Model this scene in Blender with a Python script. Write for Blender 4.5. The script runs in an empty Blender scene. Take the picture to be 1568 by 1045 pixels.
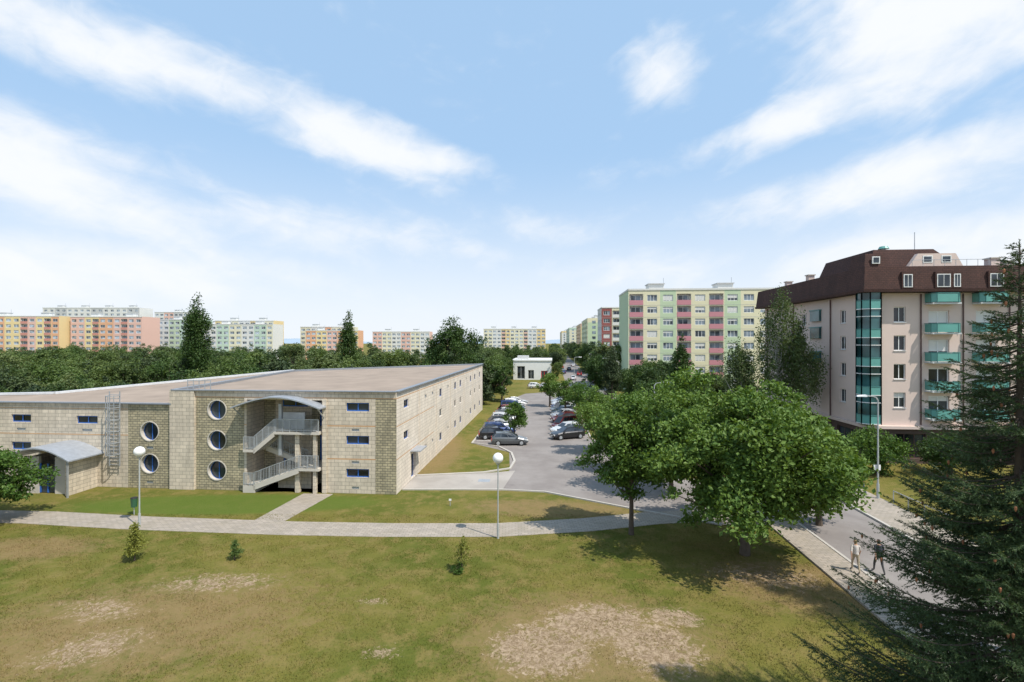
import bpy, math, random
import numpy as np
from mathutils import Vector

scene = bpy.context.scene
COL = scene.collection
# ------------------------------------------------------------------ axes
RX, RY = 0.9966, -0.0822      # "right of the road"
DX, DY = 0.0822, 0.9966       # "along the road"
def rd(v, s, z=0.0):
    return Vector((v*RX + s*DX, v*RY + s*DY, z))
R3 = Vector((RX, RY, 0)); D3 = Vector((DX, DY, 0)); UP = Vector((0, 0, 1))

# ------------------------------------------------------------------ node helpers
def newmat(name):
    m = bpy.data.materials.new(name); m.use_nodes = True
    nt = m.node_tree
    b = nt.nodes['Principled BSDF']
    return m, nt, b
def N(nt, t, **kw):
    n = nt.nodes.new(t)
    for k, v in kw.items():
        setattr(n, k, v)
    return n
def mth(nt, op, a, b=None, c=None, clamp=False):
    n = nt.nodes.new('ShaderNodeMath'); n.operation = op; n.use_clamp = clamp
    for i, x in enumerate((a, b, c)):
        if x is None: continue
        if isinstance(x, (int, float)): n.inputs[i].default_value = x
        else: nt.links.new(x, n.inputs[i])
    return n.outputs[0]
def mapr(nt, val, a, b, c=0.0, d=1.0, smooth=True):
    n = nt.nodes.new('ShaderNodeMapRange')
    if smooth: n.interpolation_type = 'SMOOTHSTEP'
    nt.links.new(val, n.inputs[0])
    for i, x in enumerate((a, b, c, d)): n.inputs[i+1].default_value = x
    return n.outputs[0]
def mix(nt, fac, a, b, mode='MIX'):
    n = nt.nodes.new('ShaderNodeMix'); n.data_type = 'RGBA'; n.blend_type = mode
    if isinstance(fac, (int, float)): n.inputs[0].default_value = fac
    else: nt.links.new(fac, n.inputs[0])
    for i, x in ((6, a), (7, b)):
        if isinstance(x, tuple): n.inputs[i].default_value = (*x[:3], 1)
        else: nt.links.new(x, n.inputs[i])
    return n.outputs[2]
def noise(nt, vec, scale, detail=4, rough=0.55, dist=0.0):
    n = nt.nodes.new('ShaderNodeTexNoise')
    n.inputs['Scale'].default_value = scale; n.inputs['Detail'].default_value = detail
    n.inputs['Roughness'].default_value = rough; n.inputs['Distortion'].default_value = dist
    if vec is not None: nt.links.new(vec, n.inputs['Vector'])
    return n.outputs[0]
def blob(nt, vec, loc, sc, rot=0.0, inner=0.35):
    n = nt.nodes.new('ShaderNodeMapping'); n.vector_type = 'TEXTURE'
    n.inputs['Location'].default_value = (loc[0], loc[1], 0)
    n.inputs['Rotation'].default_value = (0, 0, math.radians(rot))
    n.inputs['Scale'].default_value = (sc[0], sc[1], 1)
    nt.links.new(vec, n.inputs['Vector'])
    l = nt.nodes.new('ShaderNodeVectorMath'); l.operation = 'LENGTH'
    nt.links.new(n.outputs[0], l.inputs[0])
    return mapr(nt, l.outputs['Value'], inner, 1.0, 1.0, 0.0)
def bump(nt, b, h, strength=0.4, dist=0.02):
    n = nt.nodes.new('ShaderNodeBump'); n.inputs['Strength'].default_value = strength
    n.inputs['Distance'].default_value = dist
    nt.links.new(h, n.inputs['Height']); nt.links.new(n.outputs[0], b.inputs['Normal'])
def flatpos(nt):
    g = nt.nodes.new('ShaderNodeNewGeometry')
    m = nt.nodes.new('ShaderNodeVectorMath'); m.operation = 'MULTIPLY'
    m.inputs[1].default_value = (1, 1, 0)
    nt.links.new(g.outputs['Position'], m.inputs[0])
    return m.outputs[0]

# ------------------------------------------------------------------ materials
def plain(name, col, rough=0.7, metal=0.0, nsc=3.0, amt=0.25, bmp=0.0):
    m, nt, b = newmat(name)
    tc = N(nt, 'ShaderNodeTexCoord')
    f = noise(nt, tc.outputs['Object'], nsc, 3, 0.6)
    dark = tuple(c*(1-amt) for c in col); lite = tuple(min(1, c*(1+amt)) for c in col)
    nt.links.new(mix(nt, f, dark, lite), b.inputs['Base Color'])
    b.inputs['Roughness'].default_value = rough; b.inputs['Metallic'].default_value = metal
    if bmp: bump(nt, b, noise(nt, tc.outputs['Object'], nsc*12, 3), bmp, 0.02)
    return m
def blockmat(name, c1, c2, mortar, bw, rh, msize=0.012, bmp=0.3, stain=0.25):
    m, nt, b = newmat(name)
    uv = N(nt, 'ShaderNodeUVMap').outputs[0]
    br = N(nt, 'ShaderNodeTexBrick')
    nt.links.new(uv, br.inputs['Vector'])
    br.inputs['Color1'].default_value = (*c1, 1); br.inputs['Color2'].default_value = (*c2, 1)
    br.inputs['Mortar'].default_value = (*mortar, 1); br.inputs['Scale'].default_value = 1
    br.inputs['Mortar Size'].default_value = msize; br.inputs['Brick Width'].default_value = bw
    br.inputs['Row Height'].default_value = rh; br.inputs['Bias'].default_value = 0.0
    f = noise(nt, uv, 0.5, 5, 0.65)
    mp = N(nt, 'ShaderNodeMapping'); mp.inputs['Scale'].default_value = (3.0, 0.25, 1)
    nt.links.new(uv, mp.inputs['Vector'])
    f2 = noise(nt, mp.outputs[0], 1.0, 4, 0.6)
    ff = mth(nt, 'MULTIPLY', f, f2)
    k = mapr(nt, ff, 0.12, 0.36, 1-stain, 1.08, False)
    vm = N(nt, 'ShaderNodeVectorMath', operation='SCALE')
    nt.links.new(br.outputs[0], vm.inputs[0]); nt.links.new(k, vm.inputs['Scale'])
    nt.links.new(vm.outputs[0], b.inputs['Base Color'])
    b.inputs['Roughness'].default_value = 0.9
    h = mth(nt, 'SUBTRACT', mth(nt, 'MULTIPLY', noise(nt, uv, 14, 2), 0.7), br.outputs['Fac'])
    bump(nt, b, h, bmp, 0.03)
    return m
def glassmat(name, col, rough=0.06):
    m, nt, b = newmat(name)
    g = N(nt, 'ShaderNodeNewGeometry')
    nz = noise(nt, g.outputs['Position'], 0.45, 1)
    k = mapr(nt, nz, 0.35, 0.65, 0, 1)
    nt.links.new(mix(nt, k, tuple(c*0.4 for c in col), tuple(min(1, c*2.0) for c in col)), b.inputs['Base Color'])
    b.inputs['Roughness'].default_value = rough
    b.inputs['IOR'].default_value = 1.55
    return m
def leafmat(name, c1, c2, trans=0.22, rough=0.55):
    m, nt, b = newmat(name)
    g = N(nt, 'ShaderNodeNewGeometry'); oi = N(nt, 'ShaderNodeObjectInfo')
    f = noise(nt, g.outputs['Position'], 0.35, 2)
    k = mth(nt, 'ADD', mth(nt, 'MULTIPLY', g.outputs['Random Per Island'], 0.5), mth(nt, 'MULTIPLY', f, 0.8))
    k = mth(nt, 'ADD', k, mth(nt, 'MULTIPLY', mth(nt, 'SUBTRACT', oi.outputs['Random'], 0.5), 0.7))
    k = mapr(nt, k, 0.3, 1.0, 0, 1, False)
    c = mix(nt, k, c1, c2)
    nt.links.new(c, b.inputs['Base Color'])
    b.inputs['Roughness'].default_value = rough
    b.inputs['Specular IOR Level'].default_value = 0.3
    t = N(nt, 'ShaderNodeBsdfTranslucent')
    vm = N(nt, 'ShaderNodeVectorMath', operation='MULTIPLY'); vm.inputs[1].default_value = (1.6, 1.5, 0.6)
    nt.links.new(c, vm.inputs[0]); nt.links.new(vm.outputs[0], t.inputs[0])
    ms = N(nt, 'ShaderNodeMixShader'); ms.inputs[0].default_value = trans
    nt.links.new(b.outputs[0], ms.inputs[1]); nt.links.new(t.outputs[0], ms.inputs[2])
    nt.links.new(ms.outputs[0], nt.nodes['Material Output'].inputs[0])
    return m

M = {}
M['light'] = blockmat('block_light', (0.66, 0.57, 0.45), (0.55, 0.48, 0.38), (0.36, 0.31, 0.25), 0.6, 0.3, 0.018, 0.3, 0.25)
M['side'] = blockmat('block_side', (0.72, 0.64, 0.54), (0.65, 0.58, 0.49), (0.46, 0.40, 0.33), 0.6, 0.3, 0.016, 0.2, 0.16)
M['ochre'] = blockmat('split_block', (0.50, 0.43, 0.28), (0.34, 0.30, 0.20), (0.19, 0.175, 0.13), 0.4, 0.2, 0.022, 0.9, 0.3)
M['band'] = plain('brick_band', (0.50, 0.30, 0.16), 0.9)
M['conc'] = plain('concrete', (0.53, 0.49, 0.43), 0.9, 0, 1.5, 0.2, 0.2)
M['roofg'] = plain('roof_gravel', (0.30, 0.235, 0.185), 0.95, 0, 0.4, 0.35, 0.3)
M['coping'] = plain('coping_metal', (0.26, 0.28, 0.31), 0.5, 0.3)
M['whitemetal'] = plain('light_fascia', (0.60, 0.61, 0.62), 0.5, 0.1)
M['steel'] = plain('galvanised_steel', (0.42, 0.44, 0.46), 0.45, 0.4)
M['canopy'] = plain('canopy_metal', (0.42, 0.45, 0.50), 0.4, 0.4)
M['blue'] = plain('blue_frame', (0.03, 0.13, 0.45), 0.5)
M['glass'] = glassmat('window_glass', (0.025, 0.032, 0.042))
M['glass2'] = glassmat('flat_glass', (0.14, 0.17, 0.20), 0.1)
M['wframe'] = plain('white_frame', (0.75, 0.75, 0.73), 0.5)
M['turq'] = plain('turquoise_panel', (0.12, 0.34, 0.30), 0.4, 0, 1.0, 0.2)
M['turqd'] = plain('teal_mullion', (0.06, 0.20, 0.19), 0.4, 0, 1.0, 0.2)
M['turqglass'] = glassmat('turquoise_glass', (0.025, 0.075, 0.08), .09)
M['pink'] = plain('pink_render', (0.66, 0.53, 0.47), 0.9, 0, 0.5, 0.09)
M['brownroof'] = blockmat('brown_shingle', (0.085, 0.038, 0.030), (0.065, 0.030, 0.025), (0.035, 0.018, 0.015), 0.35, 0.18, 0.015, 0.5, 0.25)
M['darkbase'] = plain('dark_plinth', (0.10, 0.065, 0.055), 0.7)
M['pipe'] = plain('downpipe', (0.10, 0.05, 0.045), 0.5)
M['bark'] = plain('bark', (0.10, 0.075, 0.055), 0.95, 0, 4, 0.4, 0.5)
M['birchbark'] = plain('birch_bark', (0.45, 0.43, 0.40), 0.9, 0, 3, 0.6)
M['leafA'] = leafmat('leaf_lime', (0.050, 0.110, 0.017), (0.145, 0.225, 0.045))
M['leafB'] = leafmat('leaf_dark', (0.038, 0.080, 0.018), (0.105, 0.16, 0.040))
M['leafC'] = leafmat('leaf_birch', (0.065, 0.105, 0.035), (0.15, 0.19, 0.07))
M['leafF'] = leafmat('leaf_forest', (0.035, 0.070, 0.022), (0.13, 0.18, 0.050))
M['leafY'] = leafmat('leaf_yellowish', (0.12, 0.145, 0.025), (0.22, 0.23, 0.045))
M['leafD'] = leafmat('leaf_distant', (0.065, 0.105, 0.045), (0.14, 0.19, 0.075))  # greens lightened and greyed: distance haze painted into the leaf colour
M['needle'] = leafmat('spruce_needles', (0.020, 0.045, 0.018), (0.070, 0.110, 0.040), 0.15)
M['pine'] = leafmat('pine_needles', (0.030, 0.055, 0.024), (0.075, 0.105, 0.040), 0.12)
M['cone'] = plain('spruce_cone', (0.32, 0.13, 0.06), 0.8)
M['white'] = plain('white_paint', (0.78, 0.78, 0.77), 0.6, 0, 1, 0.06)
M['globe'] = plain('opal_globe', (0.85, 0.85, 0.83), 0.25, 0, 1, 0.03)
M['lamppost'] = plain('lamp_post_paint', (0.45, 0.47, 0.47), 0.5, 0.2)
M['black'] = plain('black_rubber', (0.02, 0.02, 0.02), 0.7)
M['red'] = plain('red_paint', (0.5, 0.04, 0.03), 0.5)
M['greenp'] = plain('green_paint', (0.03, 0.10, 0.05), 0.5)

SOIL = (((1.2, 18.9), (3.6, 3.0), 0), ((3.6, 20.6), (4.2, 2.6), 5), ((5.6, 19.0), (3.0, 3.0), 0), ((7.0, 21.0), (2.0, 1.3), -10))
def groundmat(full=True):
    m, nt, b = newmat('grass_ground' if full else 'grass_blades')
    p = flatpos(nt)
    n1 = noise(nt, p, 0.12, 3, 0.6); n2 = noise(nt, p, 0.9, 4, 0.7); n3 = noise(nt, p, 7, 3, 0.75); n4 = noise(nt, p, 2.2, 5, 0.75, 0.8)
    g = mix(nt, mapr(nt, n1, 0.38, 0.62), (0.105, 0.120, 0.020), (0.175, 0.155, 0.036))
    g = mix(nt, mapr(nt, n2, 0.43, 0.66, 0, .9), g, (0.215, 0.170, 0.055))
    g = mix(nt, mapr(nt, n3, 0.50, 0.72, 0, 0.65), g, (0.060, 0.080, 0.015))
    lush = mth(nt, 'MULTIPLY', blob(nt, p, (-21, 35.6), (13, 2.6), 2, 0.7), 0.85)
    g = mix(nt, lush, g, mix(nt, n3, (0.070, 0.120, 0.016), (0.12, 0.16, 0.026)))
    dry = mth(nt, 'ADD', blob(nt, p, (3, 34.5), (9, 3.0), -8), blob(nt, p, (-16, 20.5), (12, 6.5), 10, .2))
    dry = mth(nt, 'ADD', dry, blob(nt, p, (15, 23.5), (8, 4.0), -15, .4))
    dry = mth(nt, 'ADD', dry, blob(nt, p, (-28, 28), (6, 2.5), 0))
    if full: dry = mth(nt, 'ADD', dry, blob(nt, p, (-8, 52), (4, 16), 0))
    dry = mth(nt, 'ADD', dry, blob(nt, p, (3, 19.5), (8, 5.5), 0, .3))
    dm = mapr(nt, mth(nt, 'ADD', mth(nt, 'MULTIPLY', dry, 0.42), n4), 0.55, 1.0, 0, 0.85)
    g = mix(nt, dm, g, mix(nt, n3, (0.18, 0.125, 0.052), (0.31, 0.215, 0.105)))
    if full:
        s = None
        for loc, sc, r in SOIL:
            q = blob(nt, p, loc, sc, r, 0.25); s = q if s is None else mth(nt, 'MAXIMUM', s, q)
        for loc, sc, r in (((-14.6, 24.0), (6.5, 2.3), 5), ((-16.4, 18.9), (4.4, 2.8), 20), ((-18.4, 21.6), (4.4, 2.0), -10), ((-6.4, 22.3), (1.6, .8), 0), ((-5.0, 18.6), (1.8, 1.0), 0), ((13.0, 24.6), (6.5, 3.0), -15)):
            s = mth(nt, 'MAXIMUM', s, mth(nt, 'MULTIPLY', blob(nt, p, loc, sc, r, 0.0), 0.85))
        n5 = noise(nt, p, 4.5, 4, .8, 1.0)
        mott = mth(nt, 'ADD', mth(nt, 'MULTIPLY', n4, .75), mth(nt, 'MULTIPLY', n5, .9))
        sm = mapr(nt, mth(nt, 'ADD', mth(nt, 'MULTIPLY', s, 0.50), mott), 1.09, 1.32, 0, .93)
        sc_ = mix(nt, mapr(nt, n5, .35, .7), (0.21, 0.145, 0.088), (0.46, 0.345, 0.235))
        g = mix(nt, sm, g, sc_)
        bump(nt, b, mth(nt, 'ADD', noise(nt, p, 22, 2, 0.8), n4), 0.8, 0.06)
    nt.links.new(g, b.inputs['Base Color'])
    b.inputs['Roughness'].default_value = 0.95; b.inputs['Specular IOR Level'].default_value = 0.15
    return m
M['ground'] = groundmat()
M['blades'] = groundmat(False)
def asphaltmat(name, c1, c2):
    m, nt, b = newmat(name)
    p = flatpos(nt)
    n1 = noise(nt, p, 0.22, 5, 0.65); n3 = noise(nt, p, 30, 2, 0.8)
    c = mix(nt, mapr(nt, n1, 0.35, 0.65), c1, c2)
    c = mix(nt, mapr(nt, n3, 0.4, 0.7, 0, 0.35), c, tuple(x*0.6 for x in c1))
    c = mix(nt, mapr(nt, noise(nt, p, 0.8, 3, .7, 1.5), 0.62, 0.72, 0, .35), c, tuple(x*0.55 for x in c1))
    nt.links.new(c, b.inputs['Base Color']); b.inputs['Roughness'].default_value = 0.9
    bump(nt, b, n3, 0.3, 0.01)
    return m
M['asphalt'] = asphaltmat('asphalt', (0.215, 0.190, 0.178), (0.285, 0.258, 0.242))
M['apron'] = asphaltmat('apron_concrete', (0.33, 0.30, 0.27), (0.42, 0.385, 0.35))
def paving():
    m, nt, b = newmat('paving_blocks')
    p = flatpos(nt)
    br = N(nt, 'ShaderNodeTexBrick'); nt.links.new(p, br.inputs['Vector'])
    br.inputs['Scale'].default_value = 1; br.inputs['Brick Width'].default_value = 0.4; br.inputs['Row Height'].default_value = 0.2
    br.inputs['Mortar Size'].default_value = 0.012
    br.inputs['Color1'].default_value = (0.40, 0.34, 0.285, 1); br.inputs['Color2'].default_value = (0.31, 0.27, 0.23, 1)
    br.inputs['Mortar'].default_value = (0.17, 0.155, 0.11, 1)
    n1 = noise(nt, p, 0.7, 5, 0.7)
    c = mix(nt, mapr(nt, n1, 0.4, 0.75, 0, 0.5), br.outputs[0], (0.23, 0.20, 0.14))
    nt.links.new(c, b.inputs['Base Color']); b.inputs['Roughness'].default_value = 0.9
    return m
M['paving'] = paving()
M['kerb'] = plain('kerb_stone', (0.45, 0.42, 0.38), 0.9, 0, 2, 0.15)

# ------------------------------------------------------------------ mesh core
def make_obj(name, blocks, mats, parent=None, smooth=False, uv=True):
    vs, li, ls, mi = [], [], [], []
    vo = 0; lo = 0
    for V, F, mt in blocks:
        V = np.asarray(V, dtype=np.float64).reshape(-1, 3)
        vs.append(V)
        if isinstance(F, np.ndarray):
            k = F.shape[1]
            li.append((F+vo).ravel()); ls.append(lo+np.arange(len(F))*k)
            mi.append(np.full(len(F), mt) if np.isscalar(mt) else np.asarray(mt)); lo += F.size
        else:
            for f, mm in zip(F, mt):
                li.append(np.array(f)+vo); ls.append(np.array([lo])); mi.append(np.array([mm])); lo += len(f)
        vo += len(V)
    V = np.concatenate(vs); LI = np.concatenate(li).astype(np.int32); LS = np.concatenate(ls).astype(np.int32); MI = np.concatenate(mi).astype(np.int32)
    me = bpy.data.meshes.new(name)
    me.vertices.add(len(V)); me.vertices.foreach_set('co', V.ravel())
    me.loops.add(len(LI)); me.loops.foreach_set('vertex_index', LI)
    me.polygons.add(len(LS)); me.polygons.foreach_set('loop_start', LS)
    me.update(calc_edges=True)
    me.polygons.foreach_set('material_index', MI)
    me.polygons.foreach_set('use_smooth', np.full(len(LS), smooth))
    for m in mats: me.materials.append(m)
    if uv:
        nr = np.zeros(len(LS)*3); me.polygons.foreach_get('normal', nr); nr = nr.reshape(-1, 3)
        tot = np.diff(np.append(LS, len(LI)))
        nl = np.repeat(nr, tot, axis=0); P = V[LI]
        t = np.stack([-nl[:, 1], nl[:, 0]], 1); L = np.linalg.norm(t, axis=1); L[L < 1e-6] = 1; t /= L[:, None]
        flat = np.abs(nl[:, 2]) > 0.85
        u = np.where(flat, P[:, 0], P[:, 0]*t[:, 0]+P[:, 1]*t[:, 1]); w = np.where(flat, P[:, 1], P[:, 2])
        ul = me.uv_layers.new(name='UVMap'); ul.data.foreach_set('uv', np.stack([u, w], 1).ravel())
    o = bpy.data.objects.new(name, me); COL.objects.link(o)
    if parent: o.parent = parent
    return o
def empty(name, loc=(0, 0, 0)):
    e = bpy.data.objects.new(name, None); e.location = loc; COL.objects.link(e); e.empty_display_size = 0.5
    return e

class MB:
    def __init__(s): s.v = []; s.f = []; s.m = []; s.mats = []
    def mi(s, k):
        mt = M[k] if isinstance(k, str) else k
        if mt not in s.mats: s.mats.append(mt)
        return s.mats.index(mt)
    def face(s, pts, k):
        b = len(s.v); s.v.extend([tuple(p) for p in pts]); s.f.append(list(range(b, b+len(pts)))); s.m.append(s.mi(k))
    def hexa(s, p, k):
        b = len(s.v); s.v.extend([tuple(q) for q in p]); q = s.mi(k)
        for f in ([3,2,1,0],[4,5,6,7],[0,1,5,4],[1,2,6,5],[2,3,7,6],[3,0,4,7]):
            s.f.append([b+i for i in f]); s.m.append(q)
    def box(s, O, u, n, x0, x1, d0, d1, z0, z1, k):
        def P(x, d, z): return O+u*x+n*d+UP*z
        s.hexa([P(x0,d1,z0),P(x1,d1,z0),P(x1,d0,z0),P(x0,d0,z0),P(x0,d1,z1),P(x1,d1,z1),P(x1,d0,z1),P(x0,d0,z1)], k)
    def abox(s, x0, x1, y0, y1, z0, z1, k):
        s.hexa([(x0,y0,z0),(x1,y0,z0),(x1,y1,z0),(x0,y1,z0),(x0,y0,z1),(x1,y0,z1),(x1,y1,z1),(x0,y1,z1)], k)
    def beam(s, a, b, w, k):
        a = Vector(a); b = Vector(b); d = (b-a).normalized()
        p = d.cross(UP);  p = Vector((1,0,0)) if p.length < 1e-3 else p.normalized()
        q = p.cross(d).normalized(); h = w/2
        s.hexa([a-p*h-q*h, a-p*h+q*h, a+p*h+q*h, a+p*h-q*h, b-p*h-q*h, b-p*h+q*h, b+p*h+q*h, b+p*h-q*h], k)
    def cyl(s, a, b, r0, r1, k, n=12):
        V, F = tube([a, b], [r0, r1], n)
        bb = len(s.v); s.v.extend([tuple(x) for x in V]); q = s.mi(k)
        for f in F: s.f.append([bb+int(i) for i in f]); s.m.append(q)
        for base, rev in ((0, True), (n, False)):
            f = [bb+base+i for i in range(n)]; s.f.append(f[::-1] if rev else f); s.m.append(q)
    def poly(s, pts, z0, z1, k, kside=None):
        kside = kside or k
        ar = sum(pts[i][0]*pts[(i+1) % len(pts)][1]-pts[(i+1) % len(pts)][0]*pts[i][1] for i in range(len(pts)))
        if ar < 0: pts = pts[::-1]
        zt = z1 if hasattr(z1, '__len__') else [z1]*len(pts)
        if ar < 0 and hasattr(z1, '__len__'): zt = list(z1)[::-1]
        s.face([(p[0], p[1], z) for p, z in zip(pts, zt)], k)
        for i in range(len(pts)):
            j = (i+1) % len(pts)
            s.face([(pts[i][0], pts[i][1], z0), (pts[j][0], pts[j][1], z0), (pts[j][0], pts[j][1], zt[j]), (pts[i][0], pts[i][1], zt[i])], kside)
    def ribbon(s, pts, w, z0, z1, k):
        pts = [Vector((p[0], p[1], 0)) for p in pts]; L = []
        for i, p in enumerate(pts):
            d = (pts[min(i+1, len(pts)-1)]-pts[max(i-1, 0)]).normalized(); nrm = Vector((-d.y, d.x, 0))
            ww = w[i] if hasattr(w, '__len__') else w
            L.append((p+nrm*ww/2, p-nrm*ww/2))
        for i in range(len(pts)-1):
            a, b = L[i]; c, d = L[i+1]
            s.face([b+UP*z1, d+UP*z1, c+UP*z1, a+UP*z1], k)
            s.face([a+UP*z1, c+UP*z1, c+UP*z0, a+UP*z0], k)
            s.face([b+UP*z0, d+UP*z0, d+UP*z1, b+UP*z1], k)
        for a, b in (L[0], L[-1][::-1]):
            s.face([a+UP*z0, b+UP*z0, b+UP*z1, a+UP*z1], k)
    def build(s, name, parent=None, smooth=False):
        return make_obj(name, [(np.array(s.v), s.f, s.m)], s.mats, parent, smooth)

def tube(path, radii, n=8):
    path = [Vector(p) for p in path]; V = []
    for i, p in enumerate(path):
        d = (path[min(i+1, len(path)-1)]-path[max(i-1, 0)])
        d = d.normalized() if d.length > 1e-9 else UP
        a = d.cross(Vector((0.31, 0.95, 0.02))); a = a.normalized() if a.length > 1e-3 else Vector((1, 0, 0))
        b = d.cross(a)
        for j in range(n):
            t = 2*math.pi*j/n
            V.append(p+(a*math.cos(t)+b*math.sin(t))*radii[i])
    F = []
    for i in range(len(path)-1):
        for j in range(n):
            F.append((i*n+j, i*n+(j+1) % n, (i+1)*n+(j+1) % n, (i+1)*n+j))
    return np.array([tuple(v) for v in V]), np.array(F)

def wall(mb, O, u, W, z0, z1, ops, matfn, xcuts=(), zcuts=()):
    n = u.cross(UP)
    def P(x, z, d=0.0): return O+u*x+UP*z+n*d
    xs = sorted(set([0.0, W]+[c for o in ops for c in (o['x0'], o['x1'])]+list(xcuts)))
    zs = sorted(set([z0, z1]+[c for o in ops for c in (o['z0'], o['z1'])]+list(zcuts)))
    xs = [x for x in xs if -1e-6 <= x <= W+1e-6]; zs = [z for z in zs if z0-1e-6 <= z <= z1+1e-6]
    for i in range(len(xs)-1):
        for j in range(len(zs)-1):
            xa, xb, za, zb = xs[i], xs[i+1], zs[j], zs[j+1]; xc, zc = (xa+xb)/2, (za+zb)/2
            if xb-xa < 1e-4 or zb-za < 1e-4: continue
            if any(o['x0'] < xc < o['x1'] and o['z0'] < zc < o['z1'] for o in ops): continue
            mb.face([P(xa, za), P(xb, za), P(xb, zb), P(xa, zb)], matfn(xc, zc))
    for o in ops:
        xa, xb, za, zb = o['x0'], o['x1'], o['z0'], o['z1']; d = -o.get('d', 0.15); kr = o.get('rev') or matfn((xa+xb)/2, (za+zb)/2)
        kind = o.get('kind', 'rect')
        if kind == 'round':
            cx, cz = (xa+xb)/2, (za+zb)/2; r = min(xb-xa, zb-za)/2*0.84; h = (xb-xa)/2; SEG = 32
            wm = matfn(cx, cz); kr = 'conc'
            for k in range(SEG):
                t0, t1 = 2*math.pi*k/SEG, 2*math.pi*(k+1)/SEG
                def sq(t):
                    c, s_ = math.cos(t), math.sin(t); q = h/max(abs(c), abs(s_)); return (cx+c*q, cz+s_*q)
                def ci(t, rr): return (cx+math.cos(t)*rr, cz+math.sin(t)*rr)
                a, b = sq(t0), sq(t1); c0, c1 = ci(t0, r), ci(t1, r)
                mb.face([P(*c0), P(*a), P(*b), P(*c1)], wm)
                mb.face([P(*c0), P(*c1), P(*c1, d), P(*c0, d)], kr)
                g0, g1 = ci(t0, r*0.93), ci(t1, r*0.93)
                mb.face([P(*g0, d+.03), P(*c0, d+.03), P(*c1, d+.03), P(*g1, d+.03)], o['fr'])
                h0, h1 = ci(t0, r*1.09), ci(t1, r*1.09)
                mb.face([P(*c0, .04), P(*h0, .04), P(*h1, .04), P(*c1, .04)], 'conc')
                mb.face([P(*h0, .04), P(*h0), P(*h1), P(*h1, .04)], 'conc')
                mb.face([P(*c0, .04), P(*c1, .04), P(*c1), P(*c0)], 'conc')
            mb.face([P(cx+math.cos(2*math.pi*k/SEG)*r, cz+math.sin(2*math.pi*k/SEG)*r, d) for k in range(SEG)], o['gl'])
            mb.box(O, u, n, cx-.025, cx+.025, d+.01, d+.05, cz-r*.93, cz+r*.93, o['fr'])
            continue
        mb.face([P(xa, za), P(xb, za), P(xb, za, d), P(xa, za, d)], kr)
        mb.face([P(xb, zb), P(xa, zb), P(xa, zb, d), P(xb, zb, d)], kr)
        mb.face([P(xa, zb), P(xa, za), P(xa, za, d), P(xa, zb, d)], kr)
        mb.face([P(xb, za), P(xb, zb), P(xb, zb, d), P(xb, za, d)], kr)
        if kind == 'hole': continue
        if kind == 'loggia':
            mb.face([P(xa, za, d), P(xb, za, d), P(xb, zb, d), P(xa, zb, d)], kr)
            w = xb-xa
            mb.box(O, u, n, xa+w*.12, xb-w*.12, d+.02, d+.05, za+.1, zb-.25, 'wframe')
            mb.box(O, u, n, xa+w*.17, xb-w*.52, d+.051, d+.06, za+.9, zb-.32, 'glass2')
            mb.box(O, u, n, xa+w*.52, xb-w*.17, d+.051, d+.06, za+.2, zb-.32, 'glass2')
            mb.box(O, u, n, xa+.01, xb-.01, -.02, .06, za-.12, za+1.0, o['par'])
            continue
        fw = o.get('fw', 0.07); g = o['gl']
        mb.face([P(xa, za, d), P(xb, za, d), P(xb, zb, d), P(xa, zb, d)], g)
        dd = d+.04
        for (a, b, c, e) in ((xa, xb, za, za+fw), (xa, xb, zb-fw, zb), (xa, xa+fw, za+fw, zb-fw), (xb-fw, xb, za+fw, zb-fw)):
            mb.face([P(a, c, dd), P(b, c, dd), P(b, e, dd), P(a, e, dd)], o['fr'])
        for q in range(1, o.get('mull', 0)+1):
            xm = xa+(xb-xa)*q/(o['mull']+1)
            mb.face([P(xm-fw/2, za+fw, dd), P(xm+fw/2, za+fw, dd), P(xm+fw/2, zb-fw, dd), P(xm-fw/2, zb-fw, dd)], o['fr'])
        if o.get('sill'):
            mb.box(O, u, n, xa-.04, xb+.04, 0.001, .07, za-.06, za-.002, 'whitemetal')
        if o.get('blind'):
            hb = (zb-za)*o['blind']; mb.face([P(xa+fw, zb-fw-hb, d+.015), P(xb-fw, zb-fw-hb, d+.015), P(xb-fw, zb-fw, d+.015), P(xa+fw, zb-fw, d+.015)], 'whitewash')

# ------------------------------------------------------------------ GROUND
mb = MB(); S = 3500
mb.face([(-S, -200, 0), (S, -200, 0), (S, S, 0), (-S, S, 0)], 'ground'); mb.build('ground')

pathpts = [(-60, 34.0), (-45, 33.6), (-32.2, 32.9), (-24.6, 31.9), (-14.4, 31.0), (-7.6, 30.7), (-1.0, 30.7), (4.95, 31.6), (9.6, 32.8), (17.6, 33.8)]
mb = MB()
mb.ribbon(pathpts, 2.2, -0.05, 0.02, 'paving')
mb.build('footpath')
mb = MB(); mb.poly([(-17.3, 31.9), (-15.2, 31.9), (-14.0, 37.9), (-16.4, 38.0)], -0.05, 0.016, 'paving'); mb.build('footpath')
mb = MB(); mb.ribbon([rd(15.0, s)[:2] for s in (8, 15, 20, 30, 36)], 1.9, -0.05, 0.10, 'paving'); mb.build('sidewalk')
mb = MB(); mb.ribbon([rd(16.05, s)[:2] for s in (8, 20, 36)], 0.16, -0.05, 0.13, 'kerb')
mb.ribbon([rd(21.6, s)[:2] for s in (8, 20, 36, 50)], 0.18, -0.05, 0.13, 'kerb'); mb.build('kerb')
mb = MB(); mb.ribbon([rd(23.3, s)[:2] for s in (8, 20, 36, 60)], 3.1, -0.05, 0.10, 'paving'); mb.build('sidewalk')
street = [rd(18.85, 5), rd(18.85, 30), rd(18.8, 50), rd(17.5, 65), rd(14, 85), rd(10, 110), rd(8.5, 140), rd(8, 300), rd(8, 1200)]
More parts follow.
